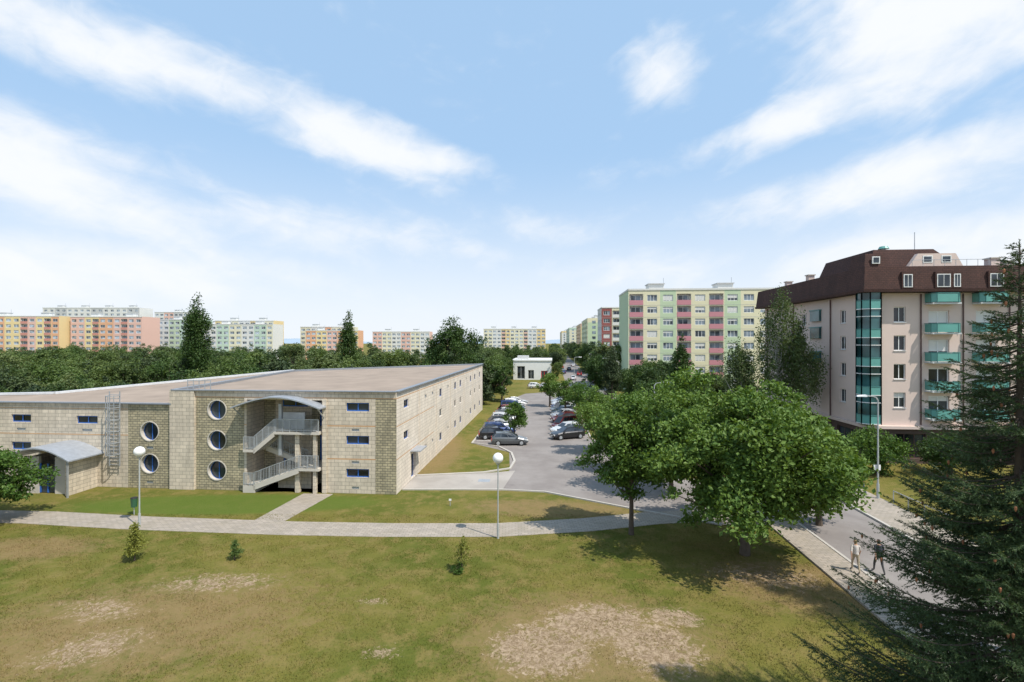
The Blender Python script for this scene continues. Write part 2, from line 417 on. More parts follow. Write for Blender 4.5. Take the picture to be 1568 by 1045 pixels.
mb = MB(); mb.ribbon([p[:2] for p in street], [5.3, 5.3, 5.6, 7, 8, 9, 9, 9, 9], -0.05, 0.008, 'asphalt'); mb.build('street')
lane = [rd(-3.9, 45), rd(-4.6, 52), rd(-9.2, 56), rd(-9.2, 96), rd(-6, 110), rd(4, 118), rd(4.6, 60), rd(8, 46), rd(16, 39), rd(16.1, 32.6), rd(11.0, 32.6), rd(5.0, 35.6), rd(-0.6, 38.6), rd(-4.5, 38.9)]
mb = MB(); mb.poly([(p.x, p.y) for p in lane], -0.05, 0.012, 'asphalt'); mb.build('parking_road')
apr = [rd(-12.08, 38.2), rd(-4.0, 38.6), rd(-3.4, 44.6), rd(-6.0, 43.5), rd(-12.08, 42.0)]
mb = MB(); mb.poly([(p.x, p.y) for p in apr], -0.05, 0.018, 'apron'); mb.build('apron')
kp = [rd(-12.0, 42.1), rd(-6.2, 43.6), rd(-3.9, 45.2), rd(-3.7, 48), rd(-4.3, 51.5), rd(-6, 54.5), rd(-9.3, 56), rd(-9.3, 80), rd(-9.3, 96)]
mb = MB(); mb.ribbon([p[:2] for p in kp], 0.22, -0.05, 0.12, 'kerb')
kp = [rd(-12, 38.1), rd(-4.5, 38.75), rd(-0.6, 38.45), rd(5.0, 35.45), rd(11, 32.45)]
mb.ribbon([p[:2] for p in kp], 0.16, -0.05, 0.10, 'kerb')
kp = [rd(4.2, 118), rd(4.8, 60), rd(8.1, 46.2), rd(15.5, 40)]
mb.ribbon([p[:2] for p in kp], 0.16, -0.05, 0.10, 'kerb'); mb.build('kerb')
mb = MB()
for i in range(13):
    s = 57.5+2.9*i
    mb.poly([tuple(rd(-9.0, s))[:2], tuple(rd(-4.6, s+.8))[:2], tuple(rd(-4.6, s+.9))[:2], tuple(rd(-9.0, s+.1))[:2]], 0.010, 0.017, 'white')
mb.build('road_marking')
mb = MB(); mb.poly([tuple(rd(-6.3, 40.8))[:2], tuple(rd(-5.3, 40.8))[:2], tuple(rd(-5.3, 41.6))[:2], tuple(rd(-6.3, 41.6))[:2]], 0.012, 0.024, 'steel')
mb.build('drain_cover')

rng = np.random.default_rng(5)
def ell(x, y, c, s): return ((x-c[0])/s[0])**2+((y-c[1])/s[1])**2
nb = 260000
bx = rng.uniform(-34, 21, nb); by = 15.5+18*rng.random(nb)**1.15
cl = np.sin(bx*2.1+np.sin(by*1.7)*2)+np.sin(by*2.9+np.sin(bx*1.3)*2)+rng.normal(0, 1.0, nb)
yp = np.interp(bx, [p[0] for p in pathpts], [p[1] for p in pathpts])
vv = bx*RX+by*RY
soil = np.minimum.reduce([ell(bx, by, c, (s[0]*.8, s[1]*.8)) for c, s, r in SOIL]+[ell(bx, by, (-14.6, 24.2), (4.0, 1.3)), ell(bx, by, (-16.2, 18.9), (2.4, 1.5)), ell(bx, by, (-18.4, 21.6), (2.4, 1.0))])
keep = (np.abs(by-yp) > 1.2) & (vv < 13.9) & (cl > -0.6) & ((soil+rng.normal(0, .25, nb) > 1) | ((cl > 1.0) & (rng.random(nb) < 0.5)))
bx, by = bx[keep], by[keep]; nb = len(bx)
a = rng.uniform(0, 2*math.pi, nb); h = rng.uniform(0.03, 0.09, nb); w = rng.uniform(0.008, 0.017, nb)
lx, ly = rng.normal(0, .035, nb), rng.normal(0, .035, nb)
V = np.zeros((nb, 3, 3)); ca, sa = np.cos(a)*w, np.sin(a)*w
V[:, 0] = np.stack([bx-ca, by-sa, np.zeros(nb)], 1); V[:, 1] = np.stack([bx+ca, by+sa, np.zeros(nb)], 1); V[:, 2] = np.stack([bx+lx, by+ly, h], 1)
make_obj('grass', [(V.reshape(-1, 3), np.arange(nb*3).reshape(-1, 3), 0)], [M['blades']], uv=False)

# ------------------------------------------------------------------ colours of blocks
def hz(c, k=0.0, h=(.62, .68, .74)): return tuple(c[i]*(1-k)+h[i]*k for i in range(3))  # blends a pale haze tint into a surface colour
def blockcol(name, c):
    M[name] = plain(name, c, 0.9, 0, 0.08, 0.06)
BC = (('cream', (0.72, 0.67, 0.46)), ('palegreen', (0.50, 0.60, 0.40)), ('rose', (0.54, 0.24, 0.27)), ('whitewash', (0.68, 0.67, 0.63)), ('orange', (0.70, 0.33, 0.13)),
      ('yellow', (0.75, 0.56, 0.22)), ('terracotta', (0.54, 0.17, 0.10)), ('salmon', (0.70, 0.40, 0.30)), ('brownred', (0.28, 0.09, 0.08)), ('mint', (0.46, 0.60, 0.46)), ('greyp', (0.48, 0.48, 0.47)))
for nm, c in BC: blockcol(nm, c)
for nm, c in BC: blockcol('far_'+nm, hz(c, .17))  # distant blocks: aerial haze is painted into their base colours
M['far_glass2'] = glassmat('far_glass', (.24, .28, .32), .2); M['far_wframe'] = plain('far_frame', (.68, .70, .72), .6)  # far glass and frames paled, aerial haze put into the colour

# ------------------------------------------------------------------ HALL
hall = empty('sports_hall', rd(-12.1, 36.9))
def part(mbx, nm, par):
    o = mbx.build(nm); o.parent = par; o.matrix_parent_inverse = par.matrix_basis.inverted(); return o
def hall_build(mbx, nm): return part(mbx, nm, hall)
A = rd(-12.1, 36.9)
def FT(t): return A-R3*t
n_f = -D3
mb = MB(); W = 18.6
def T2x(t): return W-t
def fmat(x, z):
    t = W-x
    if 7.45 < z < 7.53: return 'band'
    if z > 7.53: return 'light'
    if t < 1.68: return 'ochre'
    if 12.5 < t < 16.6: return 'ochre'
    if t < 6.1:
        for zz in (5.25, 2.65):
            if zz < z < zz+.10: return 'band'
        return 'light'
    if 5.25 < z < 5.33: return 'band'
    return 'light'
ops = []
for zc in (6.8, 4.2, 1.6):
    ops.append(dict(x0=T2x(4.06), x1=T2x(2.2), z0=zc-.34, z1=zc+.34, d=.18, fr='blue', gl='glass', mull=1, fw=.09))
for zc in (5.0, 2.45, .45):
    ops.append(dict(x0=T2x(3.6), x1=T2x(3.0), z0=zc-.10, z1=zc+.10, d=.06, fr='steel', gl='steel', fw=.03))
for zc in (6.45, 4.0, 1.57):
    ops.append(dict(x0=T2x(15.7), x1=T2x(13.9), z0=zc-.90, z1=zc+.90, d=.3, fr='blue', gl='glass', kind='round'))
ops.append(dict(x0=T2x(12.3), x1=T2x(6.0), z0=0, z1=7.3, d=2.4, kind='hole', rev='light'))
wall(mb, FT(W), R3, W, 0, 8.0, ops, fmat, [T2x(1.68), T2x(5.67), T2x(12.5), T2x(16.6)], [7.45, 7.53, 5.25, 5.33, 5.35, 2.65, 2.75])
mb.box(FT(18.75), R3, n_f, 0, 2.1, 0.0, 0.18, 0, 8.05, 'light')
mb.box(FT(5.95), R3, n_f, 0, .35, 0.003, 0.16, 0, 7.4, 'light')
RB = FT(12.3)-n_f*2.4
ops = [dict(x0=1.6, x1=3.9, z0=6.45, z1=7.1, d=.12, fr='blue', gl='glass', mull=1, fw=.09)]
for zb in (4.85, 1.95):
    ops.append(dict(x0=4.9, x1=5.95, z0=zb, z1=zb+2.1, d=.12, fr='blue', gl='glass', mull=0, fw=.12))
ops.append(dict(x0=1.7, x1=3.9, z0=.1, z1=2.1, d=.12, fr='blue', gl='glass', mull=1, fw=.09))
wall(mb, RB, R3, 6.3, 0, 7.3, ops, lambda x, z: 'ochre' if x > 4.2 or x < 1.0 else 'light', [1.0, 4.2])
SL = 47.0
def smat(x, z):
    if 7.45 < z < 7.53: return 'band'
    for zz in (5.25, 2.65):
        if zz < z < zz+.08: return 'band' if x < 12 else 'conc'
    return 'side'
ops = []
for zc in (6.8, 4.2): ops.append(dict(x0=1.9, x1=3.2, z0=zc-.34, z1=zc+.34, d=.15, fr='blue', gl='glass', fw=.09))
ops.append(dict(x0=4.0, x1=5.4, z0=0.02, z1=2.2, d=.3, fr='blue', gl='glass', mull=1, fw=.1))
for s0 in (14.5, 22.5, 26.0, 34, 38, 43):
    for zc in (6.4, 4.2, 1.6): ops.append(dict(x0=s0, x1=s0+1.1, z0=zc-.42, z1=zc+.42, d=.12, fr='blue' if zc != 4.2 else 'wframe', gl='glass', fw=.09))
for s0 in (8.5, 11.2, 18.5, 30.5):
    for zc in (6.7, 1.9): ops.append(dict(x0=s0, x1=s0+.6, z0=zc-.15, z1=zc+.15, d=.06, fr='steel', gl='steel', fw=.03))
wall(mb, A, D3, SL, 0, 8.0, ops, smat, [12.0], [7.45, 7.53, 5.25, 5.33, 2.65, 2.73])
for s0 in (6.5, 13, 20, 29, 36.5):
    mb.box(A, D3, R3, s0, s0+.12, .002, .06, 0, 7.9, 'side')
mb.box(A, D3, R3, 3.7, 5.8, .002, .9, 2.5, 2.6, 'canopy')
Dp = FT(18.6); Bp = A+D3*SL; Cp = Vector((-29.7, 65.8, 0))
for a, b in ((Bp, Cp), (Cp, Dp)):
    mb.face([a, b, b+UP*8, a+UP*8], 'side')
mb.face([Dp+UP*7.85, A+UP*7.85, Bp+UP*7.85, Cp+UP*7.85], 'roofg')
loop = [Dp, A, Bp, Cp, Dp]
for i in range(4):
    mb.ribbon([loop[i][:2], loop[i+1][:2]], .42, 7.7 if i > 1 else 8.0, 8.07+.003*i, 'coping')
hall_build(mb, 'main_block')
mb = MB(); WW = 31.4; OW = FT(50)
def X2(t): return 50-t
def wmat(x, z):
    t = 50-x
    if t < 22.5: return 'ochre'
    if 6.4 < z < 6.46: return 'band'
    if 4.25 < z < 4.33: return 'band'
    return 'light'
ops = []
for zc in (4.63, 2.0): ops.append(dict(x0=X2(20.6+.9), x1=X2(20.6-.9), z0=zc-.9, z1=zc+.9, d=.3, fr='blue', gl='glass', kind='round'))
for ta, tb in ((27.1, 25.2), (33.0, 31.2), (39, 37)):
    for zc in (5.55, 3.25) if ta > 28 else (5.5,):
        ops.append(dict(x0=X2(ta), x1=X2(tb), z0=zc-.32, z1=zc+.32, d=.18, fr='blue', gl='glass', mull=1, fw=.09))
    ops.append(dict(x0=X2(ta-.5), x1=X2(tb+.5), z0=4.55, z1=4.75, d=.06, fr='steel', gl='steel', fw=.03))
for zc in (3.3, .5):
    ops.append(dict(x0=X2(20.9), x1=X2(20.3), z0=zc-.1, z1=zc+.1, d=.06, fr='steel', gl='steel', fw=.03))
wall(mb, OW, R3, WW, 0, 6.85, ops, wmat, [X2(22.5)], [6.4, 6.46, 4.25, 4.33])
Gp = Vector((-43.5, 46.0, 0)); E = Vector((-58.5, 44.0, 0))
mb.face([OW+UP*6.8, Dp+UP*6.8, Cp+UP*7.9, Gp+UP*6.95, E+UP*6.8], 'roofg')
for a, b, za, zb in ((Cp, Gp, 7.9, 6.95), (Gp, E, 6.95, 6.8), (E, OW, 6.8, 6.85)):
    mb.face([a, b, b+UP*zb, a+UP*za], 'side')
def strip(a, za, b, zb, h, k):
    d = (b-a).normalized(); nn = Vector((-d.y, d.x, 0))*.25
    mb.hexa([a-nn+UP*za, b-nn+UP*zb, b+nn+UP*zb, a+nn+UP*za, a-nn+UP*(za+h), b-nn+UP*(zb+h), b+nn+UP*(zb+h), a+nn+UP*(za+h)], k)
strip(Gp, 6.96, Cp, 7.92, .2, 'whitemetal'); strip(E, 6.85, Gp, 6.96, .2, 'whitemetal')
mb.ribbon([OW[:2], Dp[:2]], .4, 6.85, 6.95, 'coping')
hall_build(mb, 'left_wing')
mb = MB()
O2 = FT(29.8)
def arch(O, x0, x1, zs, rise, d0, d1, th, k, seg=14):
    for i in range(seg):
        a0, a1 = i/seg, (i+1)/seg; xa, xb = x0+(x1-x0)*a0, x0+(x1-x0)*a1
        za, zb = zs+rise*math.sin(math.pi*a0), zs+rise*math.sin(math.pi*a1)
        P = lambda x, d, z: O+R3*x+n_f*d+UP*z
        mb.hexa([P(xa,d1,za),P(xb,d1,zb),P(xb,d0,zb),P(xa,d0,za),P(xa,d1,za+th),P(xb,d1,zb+th),P(xb,d0,zb+th),P(xa,d0,za+th)], k)
arch(O2, -.6, 5.2, 2.75, .95, .01, 3.0, .1, 'canopy')
mb.box(O2, R3, n_f, 0, .3, .01, 2.4, 0, 2.72, 'light'); mb.box(O2, R3, n_f, 4.3, 4.6, .01, 2.4, 0, 2.72, 'light')
mb.box(O2, R3, n_f, 1.6, 3.0, 1.8, 1.85, 0.05, 2.3, 'glass'); mb.box(O2, R3, n_f, .3, 1.6, 1.8, 2.0, 0, 2.9, 'conc'); mb.box(O2, R3, n_f, 3.0, 4.3, 1.8, 2.0, 0, 2.9, 'conc')
for x in (1.6, 2.25, 2.9): mb.box(O2, R3, n_f, x, x+.1, 1.86, 1.92, 0.05, 2.35, 'blue')
for x in (-.4, 5.0): mb.box(O2, R3, n_f, x-.05, x+.05, 2.8, 2.9, 0, 2.8, 'steel')
hall_build(mb, 'entrance_canopy')
mb = MB(); O3 = FT(23.9)
for x in (0, .9): mb.box(O3, R3, n_f, x, x+.06, .25, .31, 1.8, 7.9, 'steel')
for i in range(20): mb.box(O3, R3, n_f, .06, .9, .26, .30, 1.9+i*.3, 1.94+i*.3, 'steel')
for i in range(6):
    z = 2.8+i*.95
    for a0 in range(6):
        t0, t1 = math.pi*a0/6, math.pi*(a0+1)/6
        mb.beam(O3+R3*(.48+.5*math.cos(t0))+n_f*(.3+.6*math.sin(t0))+UP*z, O3+R3*(.48+.5*math.cos(t1))+n_f*(.3+.6*math.sin(t1))+UP*z, .05, 'steel')
for a0 in (1.5, 3, 4.5):
    t0 = math.pi*a0/6; p = O3+R3*(.48+.5*math.cos(t0))+n_f*(.3+.6*math.sin(t0)); mb.beam(p+UP*2.8, p+UP*7.6, .04, 'steel')
hall_build(mb, 'roof_ladder')
mb = MB()
for i in range(5):
    p = FT(17.8-.5*i)-n_f*.6
    mb.beam(p+UP*7.8, p+UP*8.8, .05, 'steel')
mb.beam(FT(17.8)-n_f*.6+UP*8.75, FT(15.8)-n_f*.6+UP*8.75, .05, 'steel')
mb.beam(FT(17.8)-n_f*.6+UP*8.4, FT(15.8)-n_f*.6+UP*8.4, .04, 'steel')
hall_build(mb, 'roof_railing')
mb = MB(); OS = FT(12.3)
def SP(x, d, z): return OS+R3*x+n_f*d+UP*z
def slab(x0, x1, d0, d1, z0, z1, k='conc'): mb.box(OS, R3, n_f, x0, x1, d0, d1, z0, z1, k)
def flight(xa, za, xb, zb, d0, d1, nst=8):
    for i in range(nst):
        x0 = xa+(xb-xa)*i/nst; x1 = xa+(xb-xa)*(i+1)/nst; z = za+(zb-za)*(i+.5)/nst
        lo, hi = min(x0, x1), max(x0, x1)
        slab(lo, hi, d0+.08, d1-.08, z-.12, z+.06)
    for d in (d0, d1-.08):
        p = [SP(xa, d, za-.28), SP(xa, d+.08, za-.28), SP(xb, d+.08, zb-.28), SP(xb, d, zb-.28)]
        q = [x+UP*.42 for x in p]
        if xa > xb: p = p[::-1]; q = q[::-1]
        mb.hexa([p[1], p[2], p[3], p[0], q[1], q[2], q[3], q[0]], 'conc')
def rail(xa, za, xb, zb, d, bars=12):
    a, b = SP(xa, d, za), SP(xb, d, zb)
    for hgt in (.12, 1.0): mb.beam(a+UP*hgt, b+UP*hgt, .05, 'steel')
    bars = int(bars*1.8)
    for i in range(bars+1):
        p = a.lerp(b, i/bars); mb.beam(p+UP*(.0 if i % 6 == 0 else .12), p+UP*1.0, .03 if i % 6 else .055, 'steel')
slab(2.6, 6.25, -2.35, .5, 4.65, 4.85); rail(2.7, 4.85, 6.2, 4.85, .45, 20)
flight(2.6, 4.75, .9, 3.35, -.9, .5); rail(2.6, 4.85, .9, 3.45, .45)
slab(0.02, 1.0, -2.35, .5, 3.2, 3.4); rail(.05, 3.4, .95, 3.4, .45, 6)
flight(1.0, 3.3, 4.6, 2.0, -2.3, -1.0); rail(1.0, 3.4, 4.6, 2.1, -1.0)
slab(4.6, 6.25, -2.35, .5, 1.8, 2.0); rail(4.65, 2.0, 6.2, 2.0, .45, 8)
flight(4.6, 1.9, .9, .5, -.9, .5); rail(4.6, 2.0, .9, .6, .45, 16)
slab(0.02, 1.0, -1.5, .5, 0.0, .55); rail(.05, .55, .95, .55, .45, 6)
slab(2.1, 4.9, -2.3, -.95, 0, 1.55, 'light')
slab(4.15, 4.5, -.1, .2, 0, 4.65, 'light'); slab(5.7, 5.95, .1, .35, 0, 4.65, 'light'); slab(2.7, 2.95, -.2, .05, 2.9, 7.0, 'steel')
slab(2.5, 4.4, -1.0, -.85, 4.85, 6.2, 'whitemetal')
arch(OS, -.5, 6.7, 6.75, .85, -2.38, 1.3, .1, 'canopy')
mb.beam(SP(-.3, 1.2, 6.8), SP(-.3, .1, 5.9), .07, 'steel'); mb.beam(SP(6.5, 1.2, 6.8), SP(6.5, .1, 5.9), .07, 'steel')
hall_build(mb, 'external_staircase')

# ------------------------------------------------------------------ RIGHT APARTMENT BUILDING
apt = empty('apartment_building', rd(31, 50.4))
mb = MB(); OA = rd(31, 50.4); WF = 34.0; LS_ = 23.0
def amat(x, z):
    if z < 3.4: return 'darkbase'
    return 'pink'
ops = []; rw = random.Random(4)
for zc in (6.2, 9.0, 11.8, 14.6):
    for xc in (3.0, 14.6, 19.0): ops.append(dict(x0=xc-.55, x1=xc+.55, z0=zc-.75, z1=zc+.75, d=.18, fr='wframe', gl='glass', mull=1, fw=.08, sill=True, blind=rw.choice([0, .3, .6, 0])))
for zf in (4.4, 7.1, 9.9, 12.7):
    for xc in (6.6, 10.9, 17, 23): ops.append(dict(x0=xc-.95, x1=xc+.95, z0=zf+.15, z1=zf+2.25, d=.2, fr='wframe', gl='glass', mull=1, fw=.1, blind=rw.choice([0, .2, .5, 0])))
for xc in (4, 8, 12, 16, 20, 24): ops.append(dict(x0=xc-1.4, x1=xc+1.4, z0=.5, z1=2.9, d=.25, fr='pipe', gl='glass', mull=2, fw=.08))
wall(mb, OA, R3, WF, 0, 16.7, ops, amat, [], [3.4])
ops = []
for zc in (6.2, 9.0, 11.8, 14.6):
    for sc in (4.0, 12.0, 17.2, 20.8): ops.append(dict(x0=LS_-sc-.5, x1=LS_-sc+.5, z0=zc-.7, z1=zc+.7, d=.18, fr='wframe', gl='glass', mull=1, fw=.08, sill=True))
for sc in (3.5, 9.5, 15.5): ops.append(dict(x0=LS_-sc-1.6, x1=LS_-sc+1.6, z0=.5, z1=2.9, d=.25, fr='pipe', gl='glass', mull=2, fw=.08))
wall(mb, OA+D3*LS_, -D3, LS_, 0, 16.7, ops, amat, [], [3.4])
b0, b1, b2 = OA+R3*WF, OA+R3*WF+D3*LS_, OA+D3*LS_
for a, b in ((b0, b1), (b1, b2)): mb.face([a, b, b+UP*16.7, a+UP*16.7], 'pink')
mb.box(OA, R3, -D3, -.25, WF, .003, .45, 3.42, 3.70, 'pink')
mb.box(OA, D3, -R3, -.4, LS_, .003, .35, 3.42, 3.70, 'pink')
for x in (4.9, 8.75, 12.9): mb.cyl(OA+R3*x-D3*.1+UP*3.8, OA+R3*x-D3*.1+UP*16.6, .06, .06, 'pipe', 8)
for x in (6.2, 14.5, 22.0): mb.cyl(OA+D3*x-R3*.1+UP*.2, OA+D3*x-R3*.1+UP*16.6, .07, .07, 'pipe', 8)
for z in (10.4, 13.2, 15.2): mb.box(OA, D3, -R3, 8.2, 10.2, .003, .25, z-.9, z+.3, 'turqglass'); mb.box(OA, D3, -R3, 8.1, 10.3, .003, .3, z+.31, z+.45, 'turqd')
part(mb, 'walls', apt)
mb = MB()
for zf in (4.35, 7.05, 9.85, 12.65, 15.55):
    for xc in (6.6, 10.9, 17, 23):
        mb.box(OA, R3, -D3, xc-1.3, xc+1.3, .004, 1.0, zf, zf+.14, 'whitemetal')
        P = lambda x, d, z: OA+R3*x-D3*d+UP*z
        pts = [(xc-1.3, .01), (xc-1.3, .8), (xc-.95, 1.1), (xc+.95, 1.1), (xc+1.3, .8), (xc+1.3, .01)]
        for (xa, da), (xb, db) in zip(pts[:-1], pts[1:]):
            mb.face([P(xa, da, zf+.2), P(xb, db, zf+.2), P(xb, db, zf+1.0), P(xa, da, zf+1.0)], 'turq')
            mb.beam(P(xa, da, zf+1.05), P(xb, db, zf+1.05), .06, 'turqd'); mb.beam(P(xb, db, zf+.1), P(xb, db, zf+1.05), .05, 'turqd')
part(mb, 'balconies', apt)
mb = MB()
ring = [(-.02, .9), (-.75, .5), (-.75, -.35), (-.25, -.85), (.75, -.85), (.95, -.02)]
def bp(i, z): return OA+R3*(ring[i][0])+D3*ring[i][1]+UP*z
for i in range(len(ring)-1):
    for zf in (3.9, 6.7, 9.5, 12.3, 15.1):
        a, b = bp(i, 0), bp(i+1, 0); top = 2.8
        dd = (b-a).normalized(); nn = dd.cross(UP)
        mb.face([a+UP*zf, b+UP*zf, b+UP*(zf+.85), a+UP*(zf+.85)], 'turq')
        mb.face([a-nn*.05+UP*(zf+.85), b-nn*.05+UP*(zf+.85), b-nn*.05+UP*(zf+top), a-nn*.05+UP*(zf+top)], 'turqglass')
        mb.beam(a+UP*(zf+.87), b+UP*(zf+.87), .07, 'turqd'); mb.beam(a+UP*(zf+2.1), b+UP*(zf+2.1), .07, 'wframe'); mb.beam(a+UP*(zf+.03), b+UP*(zf+.03), .07, 'wframe')
        for q in range(2): mb.beam(a.lerp(b, q)+UP*(zf), a.lerp(b, q)+UP*(zf+top), .08, 'turqd')
mb.face([bp(i, 3.9) for i in range(6)], 'whitemetal'); mb.face([bp(i, 17.9) for i in range(6)], 'brownroof')
part(mb, 'corner_bay', apt)
mb = MB()
def frustum(v0, v1, s0, s1, za, zb, inset, k):
    lo = [rd(v0, s0, za), rd(v1, s0, za), rd(v1, s1, za), rd(v0, s1, za)]
    hi = [rd(v0+inset, s0+inset, zb), rd(v1-inset, s0+inset, zb), rd(v1-inset, s1-inset, zb), rd(v0+inset, s1-inset, zb)]
    mb.hexa(lo+hi, k)
frustum(30.0, 66, 49.3, 74.3, 16.72, 17.0, -.05, 'brownroof')
frustum(30.05, 66, 49.35, 74.2, 17.0, 19.2, .22, 'brownroof')
P = lambda v, s, z: rd(v, s, z)
mb.hexa([P(31.4, 50.6, 19.2), P(39.8, 50.6, 19.2), P(39.8, 60, 19.2), P(31.4, 60, 19.2), P(32.0, 51.1, 21.1), P(37.6, 51.1, 21.1), P(37.6, 59.5, 21.1), P(32.0, 59.5, 21.1)], 'brownroof')
mb.hexa([P(30.3, 49.7, 19.2), P(32.4, 49.7, 19.2), P(32.4, 52.2, 19.2), P(30.3, 52.2, 19.2), P(30.5, 49.9, 20.5), P(32.3, 49.9, 20.5), P(32.3, 52, 20.5), P(30.5, 52, 20.5)], 'brownroof')
mb.box(rd(30.28, 49.5), R3, -D3, .7, 1.4, -.2, -.1, 19.5, 20.2, 'wframe'); mb.box(rd(30.28, 49.5), R3, -D3, .8, 1.3, -.1, -.08, 19.6, 20.1, 'glass')
mb.hexa([P(34.6, 50.1, 19.2), P(39.6, 50.1, 19.2), P(39.6, 50.58, 19.2), P(34.6, 50.58, 19.2), P(35.5, 50.1, 20.5), P(38.9, 50.1, 20.5), P(38.9, 50.58, 20.5), P(35.5, 50.58, 20.5)], 'pink')
for v in (35.9, 37.6): mb.box(rd(v, 50.1), R3, -D3, 0, .9, .001, .03, 19.6, 20.3, 'wframe'); mb.box(rd(v, 50.1), R3, -D3, .1, .8, .03, .04, 19.7, 20.2, 'glass')
mb.beam(rd(34.6, 49.6, 19.8), rd(41.5, 49.6, 19.8), .04, 'steel')
for i in range(8): mb.beam(rd(34.6+i*.98, 49.6, 19.2), rd(34.6+i*.98, 49.6, 19.8), .03, 'steel')
for xc, ww in ((3.0, .8), (6.2, 1.2), (7.4, .6), (10.9, 1.2), (14.6, .7), (17.2, 1.2)):
    mb.box(OA, R3, -D3, xc-ww/2-.14, xc+ww/2+.14, .6, 1.12, 17.05, 18.62, 'brownroof')
    mb.box(OA, R3, -D3, xc-ww/2, xc+ww/2, 1.12, 1.15, 17.15, 18.4, 'wframe')
    mb.box(OA, R3, -D3, xc-ww/2+.08, xc-.03, 1.15, 1.16, 17.23, 18.32, 'glass'); mb.box(OA, R3, -D3, xc+.03, xc+ww/2-.08, 1.15, 1.16, 17.23, 18.32, 'glass')
for (v, s, z, w_, hh) in ((32, 64, 19.1, .7, 1.1), (32.2, 70, 19.1, .7, 1.0), (43, 52, 19.1, .8, 1.0), (46, 54, 19.1, .8, 1.0), (52, 55, 19.1, .8, 1.2)):
    mb.box(rd(v, s), R3, -D3, 0, w_, 0, w_, z, z+hh, 'pink'); mb.box(rd(v, s), R3, -D3, -.1, w_+.1, -.1, w_+.1, z+hh, z+hh+.12, 'conc')
mb.cyl(rd(34.5, 53.5, 21.0), rd(34.5, 53.5, 21.6), .2, .2, 'steel'); mb.cyl(rd(34.5, 53.5, 21.6), rd(34.5, 53.5, 21.85), .5, .36, 'turq')
mb.beam(rd(37.2, 53, 21), rd(37.2, 53, 23.2), .05, 'steel')
part(mb, 'roof', apt)

# ------------------------------------------------------------------ PANEL BLOCKS
def panel_block(name, O, u, W, D, floors, cols, matfn, logg=(), par='rose', sidemat='cream', fh=2.8, base=0.9, detail=True, sidecols=0, pre=''):
    e = empty(name, O); mb = MB(); cw = W/cols; H = base+fh*floors+1.0; n = u.cross(UP)
    ops = []; rw = random.Random(int(W*10)+cols)
    gl = pre+'glass2'; fr = pre+'wframe'
    for f in range(floors):
        z = base+fh*f
        for c in range(cols):
            xc = cw*(c+.5)
            if c in logg: ops.append(dict(x0=xc-cw*.44, x1=xc+cw*.44, z0=z+.15, z1=z+2.6, kind='loggia', d=1.1, par=par, rev=pre+'whitewash'))
            else: ops.append(dict(x0=xc-min(1.15, cw*.36), x1=xc+min(1.15, cw*.36), z0=z+.9, z1=z+2.4, d=.14, fr=fr, gl=gl, mull=2 if detail else 1, fw=.1, blind=rw.choice([0, 0, .3, .5, .8]) if detail else 0))
    wall(mb, O, u, W, 0, H, ops, lambda x, z: matfn(int(x/cw), z), [cw*i for i in range(1, cols)], [base])
    B = O-n*D
    ops = []
    if sidecols:
        sw = D/sidecols
        for f in range(floors):
            for c in range(sidecols): ops.append(dict(x0=sw*(c+.5)-.6, x1=sw*(c+.5)+.6, z0=base+fh*f+.9, z1=base+fh*f+2.3, d=.14, fr=fr, gl=gl, mull=1, fw=.09))
    wall(mb, B, n, D, 0, H, ops, lambda x, z: sidemat, [], [])
    C1 = O+u*W; C2 = C1-n*D
    mb.face([C1, C2, C2+UP*H, C1+UP*H], sidemat); mb.face([C2, B, B+UP*H, C2+UP*H], sidemat)
    mb.face([O+UP*(H-.2), C1+UP*(H-.2), C2+UP*(H-.2), B+UP*(H-.2)], pre+'greyp')
    mb.box(O, u, n, -.1, W+.1, .002, .12, H-.35, H+.05, pre+'whitewash'); mb.box(O, n, -u, -D, .12, .002, .1, H-.35, H+.05, pre+'whitewash')
    if detail:
        for f in range(1, floors): mb.box(O, u, n, 0, W, .001, .02, base+fh*f-.03, base+fh*f+.02, 'greyp')
    for i in range(max(1, int(W/16))):
        x = W*(i+.5)/max(1, int(W/16)); mb.box(O, u, n, x-2.4, x+1.2, -D*.6, -D*.35, H-.2, H+1.7, pre+'whitewash'); mb.box(O, u, n, x-2.6, x+1.4, -D*.62, -D*.33, H+1.7, H+1.9, pre+'greyp')
        mb.beam(O+u*(x+1.6)-n*(D*.5)+UP*H, O+u*(x+1.6)-n*(D*.5)+UP*(H+3.5), .08, 'steel')
    part(mb, 'block_body', e)
    return e
def ym(c, z):
    if z < .9: return 'brownred' if c < 3 else 'greyp'
    return 'palegreen' if c in (2, 6) else 'cream'
panel_block('panel_apartment_block', Vector((27.2, 113.0, 0)), R3, 32.6, 15.5, 8, 9, ym, logg=(0, 3, 5), par='rose', sidemat='palegreen', fh=2.78)
panel_block('panel_apartment_block', Vector((32.6, 176.0, 0)), R3, 26, 15, 8, 7, lambda c, z: ('brownred' if c in (0, 2) else 'cream'), logg=(1,), par='whitewash', sidemat='whitewash', sidecols=5)
